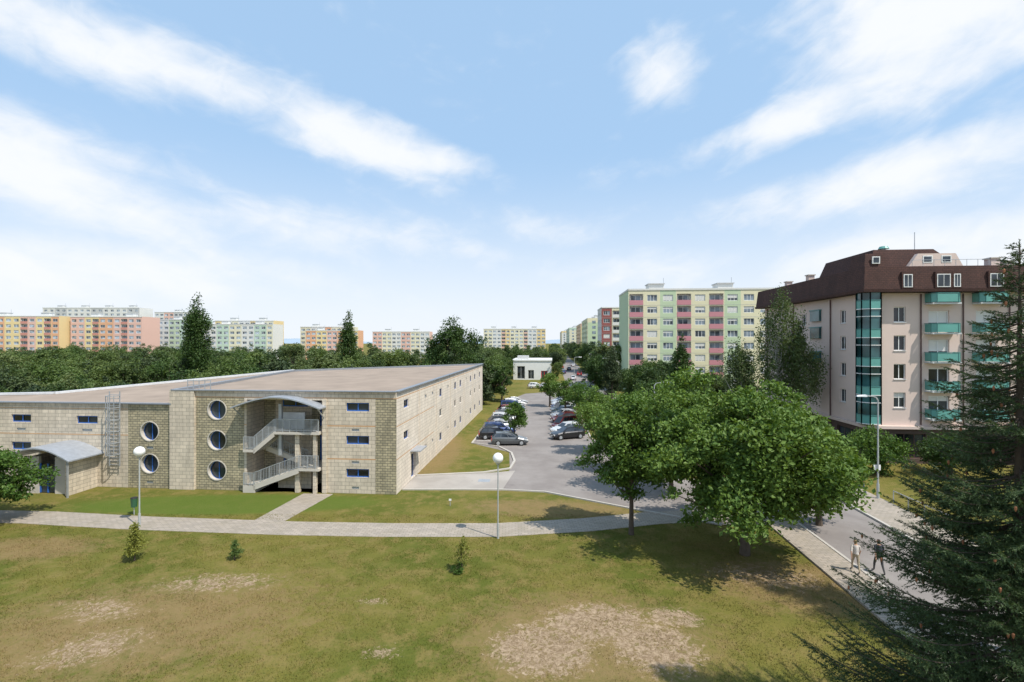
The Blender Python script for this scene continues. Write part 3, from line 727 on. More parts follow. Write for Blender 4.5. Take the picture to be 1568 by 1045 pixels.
for (v, s, L, cols, a, b2, fl) in ((19, 262, 50, 12, 'palegreen', 'cream', 8), (20, 340, 60, 14, 'yellow', 'salmon', 8), (16, 450, 90, 18, 'cream', 'mint', 8), (12, 600, 120, 20, 'whitewash', 'yellow', 8)):
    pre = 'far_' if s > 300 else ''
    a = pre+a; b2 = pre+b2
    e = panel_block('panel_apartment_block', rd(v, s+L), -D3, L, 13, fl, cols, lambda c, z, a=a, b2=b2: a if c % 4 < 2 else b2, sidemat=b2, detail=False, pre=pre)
    mbx = MB(); mbx.box(rd(v, s), R3, -D3, 0.2, 12.8, .003, .06, 1, 22, a)
    for f in range(8):
        for xx in (2.5, 6.2, 9.8): mbx.box(rd(v, s), R3, -D3, xx, xx+1.9, .061, .09, 1.8+2.8*f, 3.3+2.8*f, pre+'glass2')
    part(mbx, 'end_wall', e)
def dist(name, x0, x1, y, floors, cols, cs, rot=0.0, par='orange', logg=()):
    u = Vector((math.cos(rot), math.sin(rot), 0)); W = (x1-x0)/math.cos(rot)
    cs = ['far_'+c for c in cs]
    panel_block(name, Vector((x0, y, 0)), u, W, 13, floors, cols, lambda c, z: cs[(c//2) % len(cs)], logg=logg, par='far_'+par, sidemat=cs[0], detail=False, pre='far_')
dist('panel_apartment_block', -262, -222, 235, 8, 11, ['yellow', 'orange', 'yellow', 'salmon'], .05, 'terracotta', (2, 6, 9))
dist('panel_apartment_block', -221, -186, 242, 8, 10, ['salmon', 'yellow', 'orange', 'salmon'], .03, 'terracotta', (3, 7))
dist('panel_apartment_block', -208, -178, 275, 8, 9, ['mint', 'whitewash', 'palegreen'], -.05)
dist('panel_apartment_block', -172, -134, 270, 7, 11, ['whitewash', 'mint', 'cream'], .02)
dist('panel_apartment_block', -330, -262, 340, 12, 16, ['whitewash', 'greyp', 'whitewash'], .0)
dist('panel_apartment_block', -255, -228, 345, 11, 8, ['whitewash', 'salmon', 'greyp'], .0)
dist('panel_apartment_block', -178, -143, 290, 8, 10, ['yellow', 'cream', 'whitewash'], .0, 'orange', (2, 6))
dist('panel_apartment_block', -140, -106, 320, 7, 10, ['cream', 'whitewash', 'orange'], .0)
dist('panel_apartment_block', -128, -96, 300, 6, 10, ['orange', 'yellow', 'salmon'], .06)
dist('panel_apartment_block', -98, -58, 340, 6, 12, ['salmon', 'cream', 'whitewash'], .0)
dist('panel_apartment_block', -22, 26, 375, 7, 14, ['cream', 'whitewash', 'yellow', 'cream'], .0, 'salmon', (4, 9))
e = empty('white_shop_building', (0, 150, 0)); mb = MB()
SO = Vector((.4, 150, 0))
wall(mb, SO, R3, 11.8, 0, 5.8, [dict(x0=1.2, x1=3.6, z0=.3, z1=4.2, d=.2, fr='greyp', gl='glass', mull=1, fw=.1), dict(x0=4.6, x1=6.4, z0=.3, z1=3, d=.2, fr='greyp', gl='glass', mull=1, fw=.1), dict(x0=8.6, x1=10.6, z0=.1, z1=2.8, d=.2, fr='red', gl='glass', mull=1, fw=.2)], lambda x, z: 'white')
q = [SO, SO+R3*11.8, SO+R3*11.8+D3*14, SO+D3*14]
mb.face([q[1], q[2], q[2]+UP*5.8, q[1]+UP*5.8], 'white'); mb.face([q[3], q[0], q[0]+UP*5.8, q[3]+UP*5.8], 'white'); mb.face([x+UP*5.8 for x in q], 'greyp')
mb.box(SO, R3, -D3, -.2, 12, -14, .2, 5.8, 6.3, 'white'); mb.box(SO, R3, -D3, 1, 4.5, -8, -4, 6.3, 7.3, 'greyp')
part(mb, 'shop_body', e)
mb = MB(); xs = np.linspace(-1900, 1900, 60); rr = random.Random(3)
hzs = [16+8*math.sin(i*.21)+6*math.sin(i*.53+1)+rr.uniform(-1, 1) for i in range(60)]
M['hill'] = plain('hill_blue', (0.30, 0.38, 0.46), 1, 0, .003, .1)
for i in range(59):
    mb.face([(xs[i], 2300, 0), (xs[i+1], 2300, 0), (xs[i+1], 2600, hzs[i+1]), (xs[i], 2600, hzs[i])], 'hill')
mb.build('hills')

# ------------------------------------------------------------------ TREES
def leaves(P, size, rng, upb=0.5, asp=0.6):
    n = len(P)
    nr = rng.normal(size=(n, 3)); nr[:, 2] += upb*1.5; nr /= np.linalg.norm(nr, axis=1)[:, None]
    t = rng.normal(size=(n, 3)); t -= nr*np.sum(t*nr, 1)[:, None]; t /= np.linalg.norm(t, axis=1)[:, None]
    b = np.cross(nr, t); L = size*rng.uniform(.6, 1.35, n)[:, None]; Wd = L*asp
    V = np.stack([P-t*L*.5, P+b*Wd*.5+nr*L*.12, P+t*L*.5, P-b*Wd*.5+nr*L*.12], 1)
    return V.reshape(-1, 3), np.arange(4*n).reshape(-1, 4)
def tree_blocks(rng, H, r, z0, nl, ls, ncl=60, shape='round', trunk_r=.18, clr=.26, limbs=16, squash=.75, rough=.28, core=.45):
    cz = (H+z0)/2; rz = (H-z0)/2
    d = rng.normal(size=(ncl, 3)); d /= np.linalg.norm(d, axis=1)[:, None]
    rad = rng.uniform(.12, 1, ncl)**core
    az = np.arctan2(d[:, 1], d[:, 0]); ph = rng.uniform(0, 6.28, 4)
    lob = 1+rough*(np.sin(az*3+ph[0]+d[:, 2]*3)*.5+np.sin(az*5+ph[1]-d[:, 2]*5)*.35+np.sin(d[:, 2]*7+ph[2]+az*2)*.35)
    cr = clr*r*rng.uniform(.5, 1.45, ncl)
    C = d*(rad*lob)[:, None]*np.array([r*.84, r*.84, rz*.86])
    zz = np.clip(C[:, 2]/rz, -1, 1)
    if shape == 'round': f = np.where(zz < -.3, 1-.30*(-.3-zz)/.7, 1.0)
    elif shape == 'egg': f = 1-.40*np.clip(zz, 0, 1)-.05
    elif shape == 'cone': f = np.clip(.95*(1-(zz+1)/2)+.08, .08, 1)*1.15
    else: f = np.ones(ncl)
    C[:, 0] *= f; C[:, 1] *= f; C[:, 2] += cz
    C[:, 2] = np.maximum(C[:, 2], z0)
    if shape == 'cone': cr = cr*(0.4+.7*f)
    idx = rng.choice(ncl, nl, p=cr**2/np.sum(cr**2))
    q = rng.normal(size=(nl, 3)); q /= np.linalg.norm(q, axis=1)[:, None]
    rr_ = (rng.random(nl)**.5)*rng.uniform(.7, 1.3, nl)
    off = q*(rr_*cr[idx])[:, None]*np.array([1, 1, squash])
    dirn = C[idx]-np.array([0, 0, cz]); dirn[:, 2] *= 0; dirn /= (np.linalg.norm(dirn, axis=1)[:, None]+1e-6)
    if squash < 1: off[:, 2] -= .30*np.sum(off[:, :2]*dirn[:, :2], 1)
    P = C[idx]+off
    P[:, 2] = np.maximum(P[:, 2], .1)
    V, F = leaves(P, ls, rng)
    blocks = []
    lean = rng.normal(0, .03*H, 2); top = H*.8
    tp = [Vector((lean[0]*k*k, lean[1]*k*k, top*k)) for k in (0, .15, .35, .6, .8, 1)]
    tv, tf = tube(tp, [trunk_r*1.25, trunk_r, trunk_r*.85, trunk_r*.6, trunk_r*.4, trunk_r*.12], 8); blocks.append((tv, tf, 0))
    for i in rng.choice(ncl, min(limbs, ncl), replace=False):
        c = Vector(C[i]); k = min(.95, max(.18, (c.z/top)*.62)); b = Vector((lean[0]*k*k, lean[1]*k*k, top*k))
        m_ = b.lerp(c, .5)+Vector((0, 0, -.06*(c-b).length)); m_.x += rng.normal(0, .05)*r
        tv, tf = tube([b, m_, c], [trunk_r*.42, trunk_r*.25, trunk_r*.06], 5); blocks.append((tv, tf, 0))
    blocks.append((V, F, 1)); return blocks
def tree(name, x, y, H, r, z0, nl, ls, leaf='leafA', bark='bark', seed=1, **kw):
    rng = np.random.default_rng(seed)
    o = make_obj(name, tree_blocks(rng, H, r, z0, nl, ls, **kw), [M[bark], M[leaf]], uv=False)
    o.location = (x, y, 0); o.rotation_euler = (0, 0, seed*1.3); return o
tree('maple_tree', 13.1, 27.2, 10.1, 5.8, .7, 60000, .25, 'leafA', seed=11, ncl=230, trunk_r=.24, clr=.165, limbs=60, squash=.5, rough=.30)
tree('lime_tree', 7.4, 30.0, 9.0, 3.1, 2.3, 18000, .23, 'leafA', seed=12, ncl=100, trunk_r=.14, clr=.23, limbs=28, shape='egg', squash=.55, rough=.35)
tree('lime_tree', 12.5, 38, 9.2, 4.0, 2.2, 13000, .27, 'leafA', seed=13, ncl=70, limbs=14, squash=.55)
tree('maple_tree', 20.0, 31.5, 6.6, 2.6, 1.5, 9000, .25, 'leafA', seed=19, ncl=60, limbs=14, squash=.55)
tree('cherry_tree', -34.8, 31.3, 5.2, 4.1, .8, 15000, .22, 'leafA', seed=14, ncl=90, limbs=24, clr=.22, squash=.5)
tree('young_lime_tree', .3, 58.2, 4.9, 1.9, 1.6, 4000, .22, 'leafA', seed=15, ncl=40, trunk_r=.09, limbs=10)
tree('lime_tree', -2.0, 96, 7.3, 2.8, 1.4, 4000, .34, 'leafB', seed=16, ncl=40)
tree('young_lime_tree', 6.9, 88, 6.0, 2.6, 1.6, 3800, .3, 'leafA', seed=17, ncl=36)
tree('young_lime_tree', 8.6, 78, 6.2, 2.7, 1.4, 4200, .28, 'leafA', seed=18, ncl=36)
tree('lime_tree', 10.2, 66, 6.6, 2.8, 1.6, 6000, .27, 'leafA', seed=20, ncl=46)
tree('lime_tree', 9.2, 51.5, 7.0, 2.7, 1.8, 7000, .25, 'leafA', seed=40, ncl=50)
tree('lime_tree', 9.6, 44.5, 7.2, 2.6, 1.9, 7000, .25, 'leafA', seed=41, ncl=50)
tree('birch_tree', 30.4, 55, 18.8, 3.3, 4.2, 13000, .22, 'leafC', 'birchbark', seed=21, ncl=110, clr=.20, squash=2.8, shape='egg', limbs=30, trunk_r=.2)
tree('birch_tree', 26.6, 56.5, 12.6, 2.6, 3.5, 8000, .22, 'leafC', 'birchbark', seed=22, ncl=70, clr=.24, squash=2.6, shape='egg', limbs=20)
tree('birch_tree', 33.0, 55.0, 13.6, 2.6, 3.5, 8000, .22, 'leafC', 'birchbark', seed=23, ncl=70, clr=.24, squash=2.6, shape='egg', limbs=20)
tree('larch_tree', 26.2, 75, 13.9, 2.9, 1.5, 9000, .28, 'leafB', seed=24, ncl=90, shape='cone', clr=.32)
tree('spruce_tree', 19.0, 92, 12.6, 2.6, 1, 7000, .30, 'pine', seed=42, ncl=90, shape='cone', clr=.34)
tree('lime_tree', 16.6, 96, 9.6, 3.3, 1.5, 6000, .33, 'leafB', seed=43, ncl=60)
tree('lime_tree', 19.5, 66, 7.0, 3.4, 1.6, 6000, .28, 'leafB', seed=25, ncl=50)
tree('lime_tree', 24.5, 50, 6.5, 3.2, 1.2, 7000, .26, 'leafB', seed=26, ncl=50)
tree('ornamental_shrub', 33.0, 44, 4.3, 2.7, .3, 8000, .22, 'leafA', seed=27, ncl=50)
tree('ornamental_shrub', 39.0, 43, 4.0, 2.6, .3, 6000, .22, 'leafB', seed=28, ncl=50)
tree('ornamental_shrub', 29.6, 42.5, 2.0, 1.6, .1, 4000, .16, 'leafB', seed=29, ncl=30)
tree('maple_tree', -11.5, 97, 16.4, 6.3, 2.5, 15000, .40, 'leafB', seed=30, ncl=110, clr=.22, trunk_r=.3)
tree('poplar_tree', -55.4, 85, 20.8, 2.7, 1.5, 14000, .34, 'leafB', seed=31, ncl=110, clr=.36, shape='egg', squash=1.4, trunk_r=.25)
tree('poplar_tree', -37.0, 110, 18.3, 2.3, 2, 8000, .38, 'leafB', seed=32, ncl=80, clr=.4, shape='egg', squash=1.3, trunk_r=.25)
tree('ash_tree', -45.0, 100, 13.4, 3.0, 2, 5000, .36, 'leafC', seed=33, ncl=30, clr=.3)
tree('conifer_sapling', -20.6, 26.4, 2.25, .66, .1, 2600, .10, 'leafY', seed=34, ncl=60, shape='cone', trunk_r=.035, clr=.4, limbs=20, rough=.1)
tree('conifer_sapling', -15.2, 26.5, 1.2, .42, .05, 1200, .09, 'leafB', seed=35, ncl=30, shape='cone', trunk_r=.03, clr=.4, limbs=10)
tree('young_tree', -2.6, 25.2, 2.1, .6, .2, 900, .09, 'leafY', seed=36, ncl=40, shape='cone', trunk_r=.025, clr=.3, limbs=20)
tree('ornamental_shrub', -2.7, 25.1, .5, .6, .0, 900, .09, 'leafA', seed=37, ncl=16, trunk_r=.02, limbs=6)

forest = empty('distant_trees', (0, 0, 0))
vars_ = []
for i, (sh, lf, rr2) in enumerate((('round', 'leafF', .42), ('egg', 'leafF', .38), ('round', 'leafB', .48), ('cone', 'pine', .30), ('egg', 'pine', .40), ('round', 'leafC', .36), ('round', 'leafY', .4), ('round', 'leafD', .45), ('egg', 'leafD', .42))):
    rng = np.random.default_rng(100+i)
    bl = tree_blocks(rng, 10, 10*rr2, .8, 4000, .44, ncl=56, shape=sh, clr=.25, limbs=8, rough=.35)
    o = make_obj('tree_variant', bl, [M['bark'], M[lf]], uv=False); vars_.append(o.data); bpy.data.objects.remove(o)
rr = random.Random(8)
def inst(x, y, H, k=None):
    k = rr.choice([0, 0, 1, 1, 2, 2, 3, 4, 4, 5, 5]) if k is None else k
    o = bpy.data.objects.new('tree', vars_[k]); COL.objects.link(o); o.parent = forest
    s = H/10; w = s*rr.uniform(.85, 1.25); o.location = (x, y, 0); o.scale = (w, w, s); o.rotation_euler = (0, 0, rr.uniform(0, 6.28))
def inhall(x, y):
    if x > -6.5: return y < 88
    if x > -30: return y < 65.8+(x+29.7)*(84.6-65.8)/24.5+3
    if x > -44: return y < 46+(x+43.5)*(65.8-46)/13.8+4
    return y < 48
cnt = 0
for i in range(900):
    y = 50+rr.random()**1.3*120; x = rr.uniform(-1.12, 0.02)*y - 2
    if x > -4 - (0 if y > 88 else 6) or inhall(x, y): continue
    H = rr.uniform(6.3, 10.3)
    if y < 62: H *= .68
    elif y < 80: H *= .84
    inst(x, y, H); cnt += 1
    if cnt > 260: break
for i in range(80):
    y = rr.uniform(170, 280); x = rr.uniform(-1.1, -.04)*y
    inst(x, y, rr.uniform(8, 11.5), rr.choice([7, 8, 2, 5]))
for i in range(26):
    y = rr.uniform(52, 64); x = rr.uniform(-1.05, -.82)*y; inst(x, y, rr.uniform(2.5, 4.5), rr.choice([6, 5, 0]))
for (v0, v1, s0, s1, n_, h0, h1) in ((-24, -14, 112, 150, 10, 6, 9), (14, 22, 84, 109, 12, 6, 9), (14, 17.5, 112, 260, 22, 8, 12), (0, 3.5, 190, 500, 34, 7, 10), (14, 18, 260, 600, 30, 8, 12), (19, 30, 92, 110, 8, 4, 6), (-40, -4, 168, 260, 40, 7, 10), (60, 90, 90, 130, 16, 8, 12), (27, 50, 80, 100, 9, 4, 7)):
    for i in range(n_):
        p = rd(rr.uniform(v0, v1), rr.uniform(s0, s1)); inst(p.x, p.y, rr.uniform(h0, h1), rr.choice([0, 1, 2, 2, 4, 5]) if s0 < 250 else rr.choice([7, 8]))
for i in range(170):
    y = rr.uniform(330, 900); x = rr.uniform(-1.2, 1.2)*y
    if abs(x/y-.1) < .06: continue
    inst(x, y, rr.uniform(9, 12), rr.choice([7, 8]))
inst(-13.5, 135, 5, 6); inst(-16, 128, 5.5, 6); inst(-13, 150, 6, 5); inst(-5, 128, 3.5, 6); inst(-2.5, 141, 4, 5); inst(14, 148, 6, 0)

def spruce(name, x, y, H, slope, zstart, seed, dz=.15):
    rng = np.random.default_rng(seed); blocks = []
    tv, tf = tube([(0, 0, 0), (0, 0, H*.5), (0, 0, H)], [.22, .12, .012], 10); blocks.append((tv, tf, 0))
    A_, B_, Dn_ = [], [], []; conesP = []
    def addseg(a, b, dens): A_.append(a); B_.append(b); Dn_.append(dens)
    z = zstart
    while z < H-.10:
        R0 = slope*(H-z)+.16
        for k in range(7):
            az = rng.uniform(0, 2*math.pi); L = R0*rng.uniform(.55, 1.12)
            o_ = np.array([math.cos(az), math.sin(az), 0.0]); side = np.array([-o_[1], o_[0], 0])
            rise = .45 if z > H-1.5 else -.14
            ts = np.linspace(0, 1, 7); zz = z+rng.uniform(-.1, .1)
            pts = np.array([np.array([0, 0, zz])+o_*L*t+np.array([0, 0, 1])*L*(rise*t-.36*t*(1-t)+(.18*t*t if rise < 0 else 0)) for t in ts])
            tv, tf = tube([tuple(p) for p in pts], list(np.linspace(.010+.008*L, .004, 7)), 4); blocks.append((tv, tf, 0))
            nseg = max(2, int(L/.11))
            for j in range(nseg):
                t = (j+rng.random())/nseg
                if t < .18: continue
                p = np.array([np.interp(t, ts, pts[:, c]) for c in range(3)])
                for sg in (-1, 1):
                    tl = min((.10+.40*L*(1-t)*rng.uniform(.4, 1.1)), .75)
                    d = o_*rng.uniform(.6, 1.0)+side*sg*rng.uniform(.45, .95)+np.array([0, 0, rng.uniform(-.75, .05)])
                    d /= np.linalg.norm(d); e = p+d*tl; addseg(p, e, 1.0)
                    if tl > .28:
                        for q in range(int(tl/.13)):
                            tt = rng.uniform(.15, .95); b_ = p+d*tl*tt; d2 = d+side*rng.choice([-1, 1])*.9+rng.normal(0, .25, 3); d2 /= np.linalg.norm(d2); addseg(b_, b_+d2*rng.uniform(.08, .22), 1.0)
                    if rng.random() < .016 and z > H*.3: conesP.append(e)
            addseg(pts[2], pts[4], 1.0); addseg(pts[4], pts[6], 1.3); addseg(pts[5], pts[6]+o_*.10, 1.6)
        z += dz
    addseg(np.array([0, 0, H-1.2]), np.array([0, 0, H+.15]), 1.5)
    A_ = np.array(A_); B_ = np.array(B_); Dn_ = np.array(Dn_)
    L = np.linalg.norm(B_-A_, axis=1); n_ = np.maximum(3, (L*Dn_*66).astype(int))
    idx = np.repeat(np.arange(len(A_)), n_); n = len(idx)
    t = rng.random(n)[:, None]; d = (B_-A_)[idx]/L[idx][:, None]; P = A_[idx]+(B_-A_)[idx]*t
    q = rng.normal(size=(n, 3)); q -= d*np.sum(q*d, 1)[:, None]; q /= np.linalg.norm(q, axis=1)[:, None]
    Dn = d*.85+q*.65; Dn /= np.linalg.norm(Dn, axis=1)[:, None]
    w = np.cross(Dn, rng.normal(size=(n, 3))); w /= np.linalg.norm(w, axis=1)[:, None]
    Ln = rng.uniform(.04, .07, n)[:, None]
    V = np.stack([P-w*.0095, P+w*.0095, P+Dn*Ln], 1).reshape(-1, 3)
    blocks.append((V, np.arange(3*n).reshape(-1, 3), 1))
    for c in conesP:
        c = Vector(c); tv, tf = tube([c, c-UP*.03, c-UP*.08, c-UP*.13], [.010, .030, .027, .006], 6); blocks.append((tv, tf, 2))
    print('spruce needles', n)
    o = make_obj(name, blocks, [M['bark'], M['needle'], M['cone']], uv=False); o.location = (x, y, 0); return o
spruce('spruce_tree', 12.6, 12.0, 14.4, .375, 2.4, 51)
spruce('spruce_tree', 20.6, 17.5, 17.5, .34, 8.0, 52, .3)

# ------------------------------------------------------------------ CARS
paints = {}
def paint(nm, c, metal=.3):
    m, nt, b = newmat('car_paint_'+nm); b.inputs['Metallic'].default_value = metal
    tc = N(nt, 'ShaderNodeTexCoord'); f = noise(nt, tc.outputs['Object'], 2.5, 3)
    nt.links.new(mix(nt, f, tuple(x*.85 for x in c), tuple(min(1, x*1.15) for x in c)), b.inputs['Base Color'])
    b.inputs['Roughness'].default_value = .28; b.inputs['Coat Weight'].default_value = .5; paints[nm] = m
for nm, c in (('white', (.75, .75, .75)), ('silver', (.45, .46, .48)), ('grey', (.12, .13, .14)), ('black', (.02, .02, .025)), ('maroon', (.12, .015, .015)), ('blue', (.03, .06, .18)), ('red', (.45, .03, .03)), ('beige', (.4, .37, .3))): paint(nm, c)
carcache = {}
def carmesh(pn, kind):
    key = (pn, kind)
    if key in carcache: return carcache[key]
    mb = MB(); pm = paints[pn]
    hr = {'hatch': 1.46, 'estate': 1.50, 'sedan': 1.43, 'van': 1.85}[kind]
    st = [(-2.15, .70, .42, .62), (-2.05, .80, .30, .88), (-1.75, .86, .24, .97), (-1.0, .88, .22, .97), (0, .89, .22, .95), (.95, .88, .22, .93), (1.6, .85, .24, .80), (2.0, .78, .28, .68), (2.12, .66, .38, .55)]
    rings = []
    for x, w, zl, zt in st:
        zm = (zl+zt)/2
        rings.append([(x, -w*.88, zl), (x, -w, zm-.05), (x, -w*.98, zt-.12), (x, -w*.86, zt), (x, 0, zt+.03), (x, w*.86, zt), (x, w*.98, zt-.12), (x, w, zm-.05), (x, w*.88, zl)])
    for a, b in zip(rings[:-1], rings[1:]):
        for i in range(8): mb.face([a[i], b[i], b[i+1], a[i+1]][::-1], pm)
        mb.face([a[8], b[8], b[0], a[0]], 'black')
    mb.face(rings[0], pm); mb.face(rings[-1][::-1], pm)
    if kind in ('hatch',): xb0, xb1, xr0, xr1 = -2.0, 1.05, -1.55, .25
    elif kind == 'estate': xb0, xb1, xr0, xr1 = -2.05, 1.05, -1.8, .25
    elif kind == 'van': xb0, xb1, xr0, xr1 = -2.1, 1.55, -2.0, .75
    else: xb0, xb1, xr0, xr1 = -1.75, 1.05, -1.05, .25
    zb = .93; lo = [(xb0, -.76, zb), (xb1, -.76, zb-.03), (xb1, .76, zb-.03), (xb0, .76, zb)]; xm = (xr0+xr1)/2
    hi = [(xr0, -.58, hr-.03), (xm, -.6, hr), (xr1, -.58, hr-.05), (xr1, .58, hr-.05), (xm, .6, hr), (xr0, .58, hr-.03)]
    mb.face(hi, pm)
    mb.face([lo[0], lo[1], hi[2], hi[1], hi[0]], pm); mb.face([lo[2], lo[3], hi[5], hi[4], hi[3]], pm)
    mb.face([lo[1], lo[2], hi[3], hi[2]], pm); mb.face([lo[3], lo[0], hi[0], hi[5]], pm)
    def L(p, q, t): return tuple(p[i]+(q[i]-p[i])*t for i in range(3))
    def inset(a, b, c, d, tx0, tx1, tz0, tz1, off):
        def q(s, t):
            p = L(L(a, b, s), L(d, c, s), t); return tuple(p[i]+off[i] for i in range(3))
        mb.face([q(tx0, tz0), q(tx1, tz0), q(tx1, tz1), q(tx0, tz1)], 'glass')
    for sg in (-1, 1):
        a, b, c, d = (xb0, sg*.76, zb), (xb1, sg*.76, zb-.03), (xr1, sg*.58, hr-.05), (xr0, sg*.58, hr-.03)
        for t0, t1 in ((.05, .30), (.33, .61), (.64, .93)): inset(a, b, c, d, t0, t1, .10, .86, (0, sg*.012, .002))
        for wx in (-1.35, 1.32):
            mb.cyl((wx, sg*.70, .32), (wx, sg*.905, .32), .32, .32, 'black', 16); mb.cyl((wx, sg*.905, .32), (wx, sg*.915, .32), .20, .19, 'steel', 10)
        mb.abox(.75, .95, min(sg*.86, sg*1.0), max(sg*.86, sg*1.0), .92, 1.04, pm)
        mb.abox(1.98, 2.10, min(sg*.42, sg*.70), max(sg*.42, sg*.70), .52, .66, 'wframe'); mb.abox(-2.13, -2.04, min(sg*.52, sg*.78), max(sg*.52, sg*.78), .62, .84, 'red')
    inset((xb1, -.76, zb-.03), (xb1, .76, zb-.03), (xr1, .58, hr-.05), (xr1, -.58, hr-.05), .06, .94, .08, .92, (.012, 0, .006))
    inset((xb0, .76, zb), (xb0, -.76, zb), (xr0, -.58, hr-.03), (xr0, .58, hr-.03), .08, .92, .15, .9, (-.012, 0, .006))
    mb.abox(2.05, 2.16, -.45, .45, .34, .46, 'black'); mb.abox(2.10, 2.17, -.26, .26, .40, .50, 'wframe'); mb.abox(-2.17, -2.12, -.26, .26, .5, .6, 'wframe')
    o = mb.build('car'); me = o.data; bpy.data.objects.remove(o); carcache[key] = me; return me
def car(v, s, head, pn, kind='hatch', name='parked_car'):
    o = bpy.data.objects.new(name, carmesh(pn, kind)); COL.objects.link(o); o.location = rd(v, s, .012)
    o.rotation_euler = (0, 0, math.radians(head)-math.atan2(.0822, .9966)); return o
cols_ = ['grey', 'black', 'blue', 'silver', 'black', 'white', 'grey', 'silver', 'maroon', 'blue', 'grey', 'white', 'silver']
kinds = ['hatch', 'hatch', 'estate', 'sedan', 'hatch', 'estate', 'hatch', 'sedan', 'hatch', 'van', 'hatch', 'estate', 'sedan']
car(-4.9, 55.9, 8, 'grey', 'hatch')
for i in range(12): car(-6.9+.1*(i % 3), 59.2+2.9*i, 12+(i % 4)*3, cols_[i+1], kinds[i+1])
for i, (c, k) in enumerate((('black', 'estate'), ('white', 'hatch'), ('maroon', 'van'), ('maroon', 'hatch'), ('silver', 'sedan'), ('grey', 'hatch'), ('white', 'van'), ('blue', 'hatch'), ('white', 'hatch'), ('silver', 'hatch'))): car(1.9, 60+(3.2*i if i < 3 else 3.4*i+2), 205+(i % 3)*4, c, k)
for i, (v, s, c) in enumerate(((2, 121, 'white'), (-1, 122, 'silver'), (-4, 123, 'white'), (6.5, 150, 'white'), (9.5, 170, 'red'), (7, 200, 'grey'), (10, 230, 'white'), (12.2, 140, 'silver'), (12.2, 150, 'black'), (12.2, 162, 'white'), (4.3, 180, 'blue'), (4.3, 192, 'silver'), (4.3, 210, 'red'))): car(v, s, 90 if i > 2 else 10, c, 'hatch')

# ------------------------------------------------------------------ STREET FURNITURE
def globe_lamp(x, y):
    mb = MB(); mb.cyl((0, 0, 0), (0, 0, .9), .075, .07, 'lamppost'); mb.cyl((0, 0, .9), (0, 0, 4.55), .045, .038, 'lamppost'); mb.cyl((0, 0, 4.5), (0, 0, 4.62), .11, .14, 'lamppost')
    o = mb.build('street_lamp'); bpy.ops.mesh.primitive_uv_sphere_add(segments=24, ring_count=16, radius=.32, location=(0, 0, 4.88)); g = bpy.context.object; g.name = 'globe'; g.data.materials.append(M['globe'])
    for p in g.data.polygons: p.use_smooth = True
    g.parent = o; o.location = (x, y, 0)
globe_lamp(-24.0, 31.15); globe_lamp(-.85, 29.4)
def tall_lamp(x, y, H, arm, ang, boxz=None):
    mb = MB(); mb.cyl((0, 0, 0), (0, 0, 1.2), .10, .09, 'lamppost'); mb.cyl((0, 0, 1.2), (0, 0, H-.3), .065, .045, 'lamppost')
    pts = [Vector((0, 0, H-.3)), Vector((.15*arm, 0, H-.05)), Vector((.5*arm, 0, H+.03)), Vector((arm, 0, H+.05))]
    for a, b in zip(pts[:-1], pts[1:]): mb.beam(a, b, .07, 'lamppost')
    mb.hexa([(arm-.1, -.14, H-.02), (arm+.65, -.10, H), (arm+.65, .10, H), (arm-.1, .14, H-.02), (arm-.1, -.1, H+.14), (arm+.6, -.05, H+.1), (arm+.6, .05, H+.1), (arm-.1, .1, H+.14)], 'whitemetal')
    if boxz: mb.abox(-.25, .25, -.12, -.06, boxz-.2, boxz+.2, 'white')
    o = mb.build('street_lamp'); o.location = (x, y, 0); o.rotation_euler = (0, 0, ang)
tall_lamp(27.7, 36.6, 7.8, 1.0, math.pi, 2.4)
tall_lamp(15.6, 53.0, 7.4, 1.2, 0.1)
for v, s, a in ((5.5, 120, .1), (13.2, 150, math.pi), (13.2, 190, math.pi), (13.2, 112, math.pi)):
    tall_lamp(rd(v, s).x, rd(v, s).y, 8, 1.2, a)
mb = MB(); mb.cyl((0, 0, 0), (0, 0, 1.1), .03, .03, 'lamppost', 8); mb.cyl((0, 0, .55), (0, 0, 1.15), .17, .21, 'greenp', 14); mb.cyl((0, 0, 1.15), (0, 0, 1.2), .22, .2, 'black', 14)
o = mb.build('litter_bin'); o.location = (-26.1, 33.4, 0)
def sign(x, y, ang, H=2.4, k='blue'):
    mb = MB(); mb.cyl((0, 0, 0), (0, 0, H), .03, .03, 'steel', 8); mb.cyl((0, -.035, H-.3), (0, -.055, H-.3), .3, .3, k, 20); mb.cyl((0, -.056, H-.3), (0, -.062, H-.3), .22, .22, 'white', 20)
    o = mb.build('traffic_sign'); o.location = (x, y, 0); o.rotation_euler = (0, 0, ang)
sign(rd(21.9, 48).x, rd(21.9, 48).y, 0, 2.5, 'red'); sign(rd(5.2, 58).x, rd(5.2, 58).y, 0, 2.4, 'blue'); sign(rd(-9.7, 100).x, rd(-9.7, 100).y, 0, 2.4, 'red')
mb = MB(); mb.cyl((0, 0, 0), (0, 0, .5), .03, .03, 'steel', 8); mb.abox(-.09, .09, -.05, -.02, .38, .52, 'white'); o = mb.build('marker_post'); o.location = (-4.5, 35.2, 0)
mb = MB()
for i in range(9):
    p = rd(25.2, 26+i*1.5); mb.beam(p, p+UP*.9, .05, 'steel')
mb.beam(rd(25.2, 26, .9), rd(25.2, 38, .9), .05, 'steel'); mb.build('pedestrian_railing')

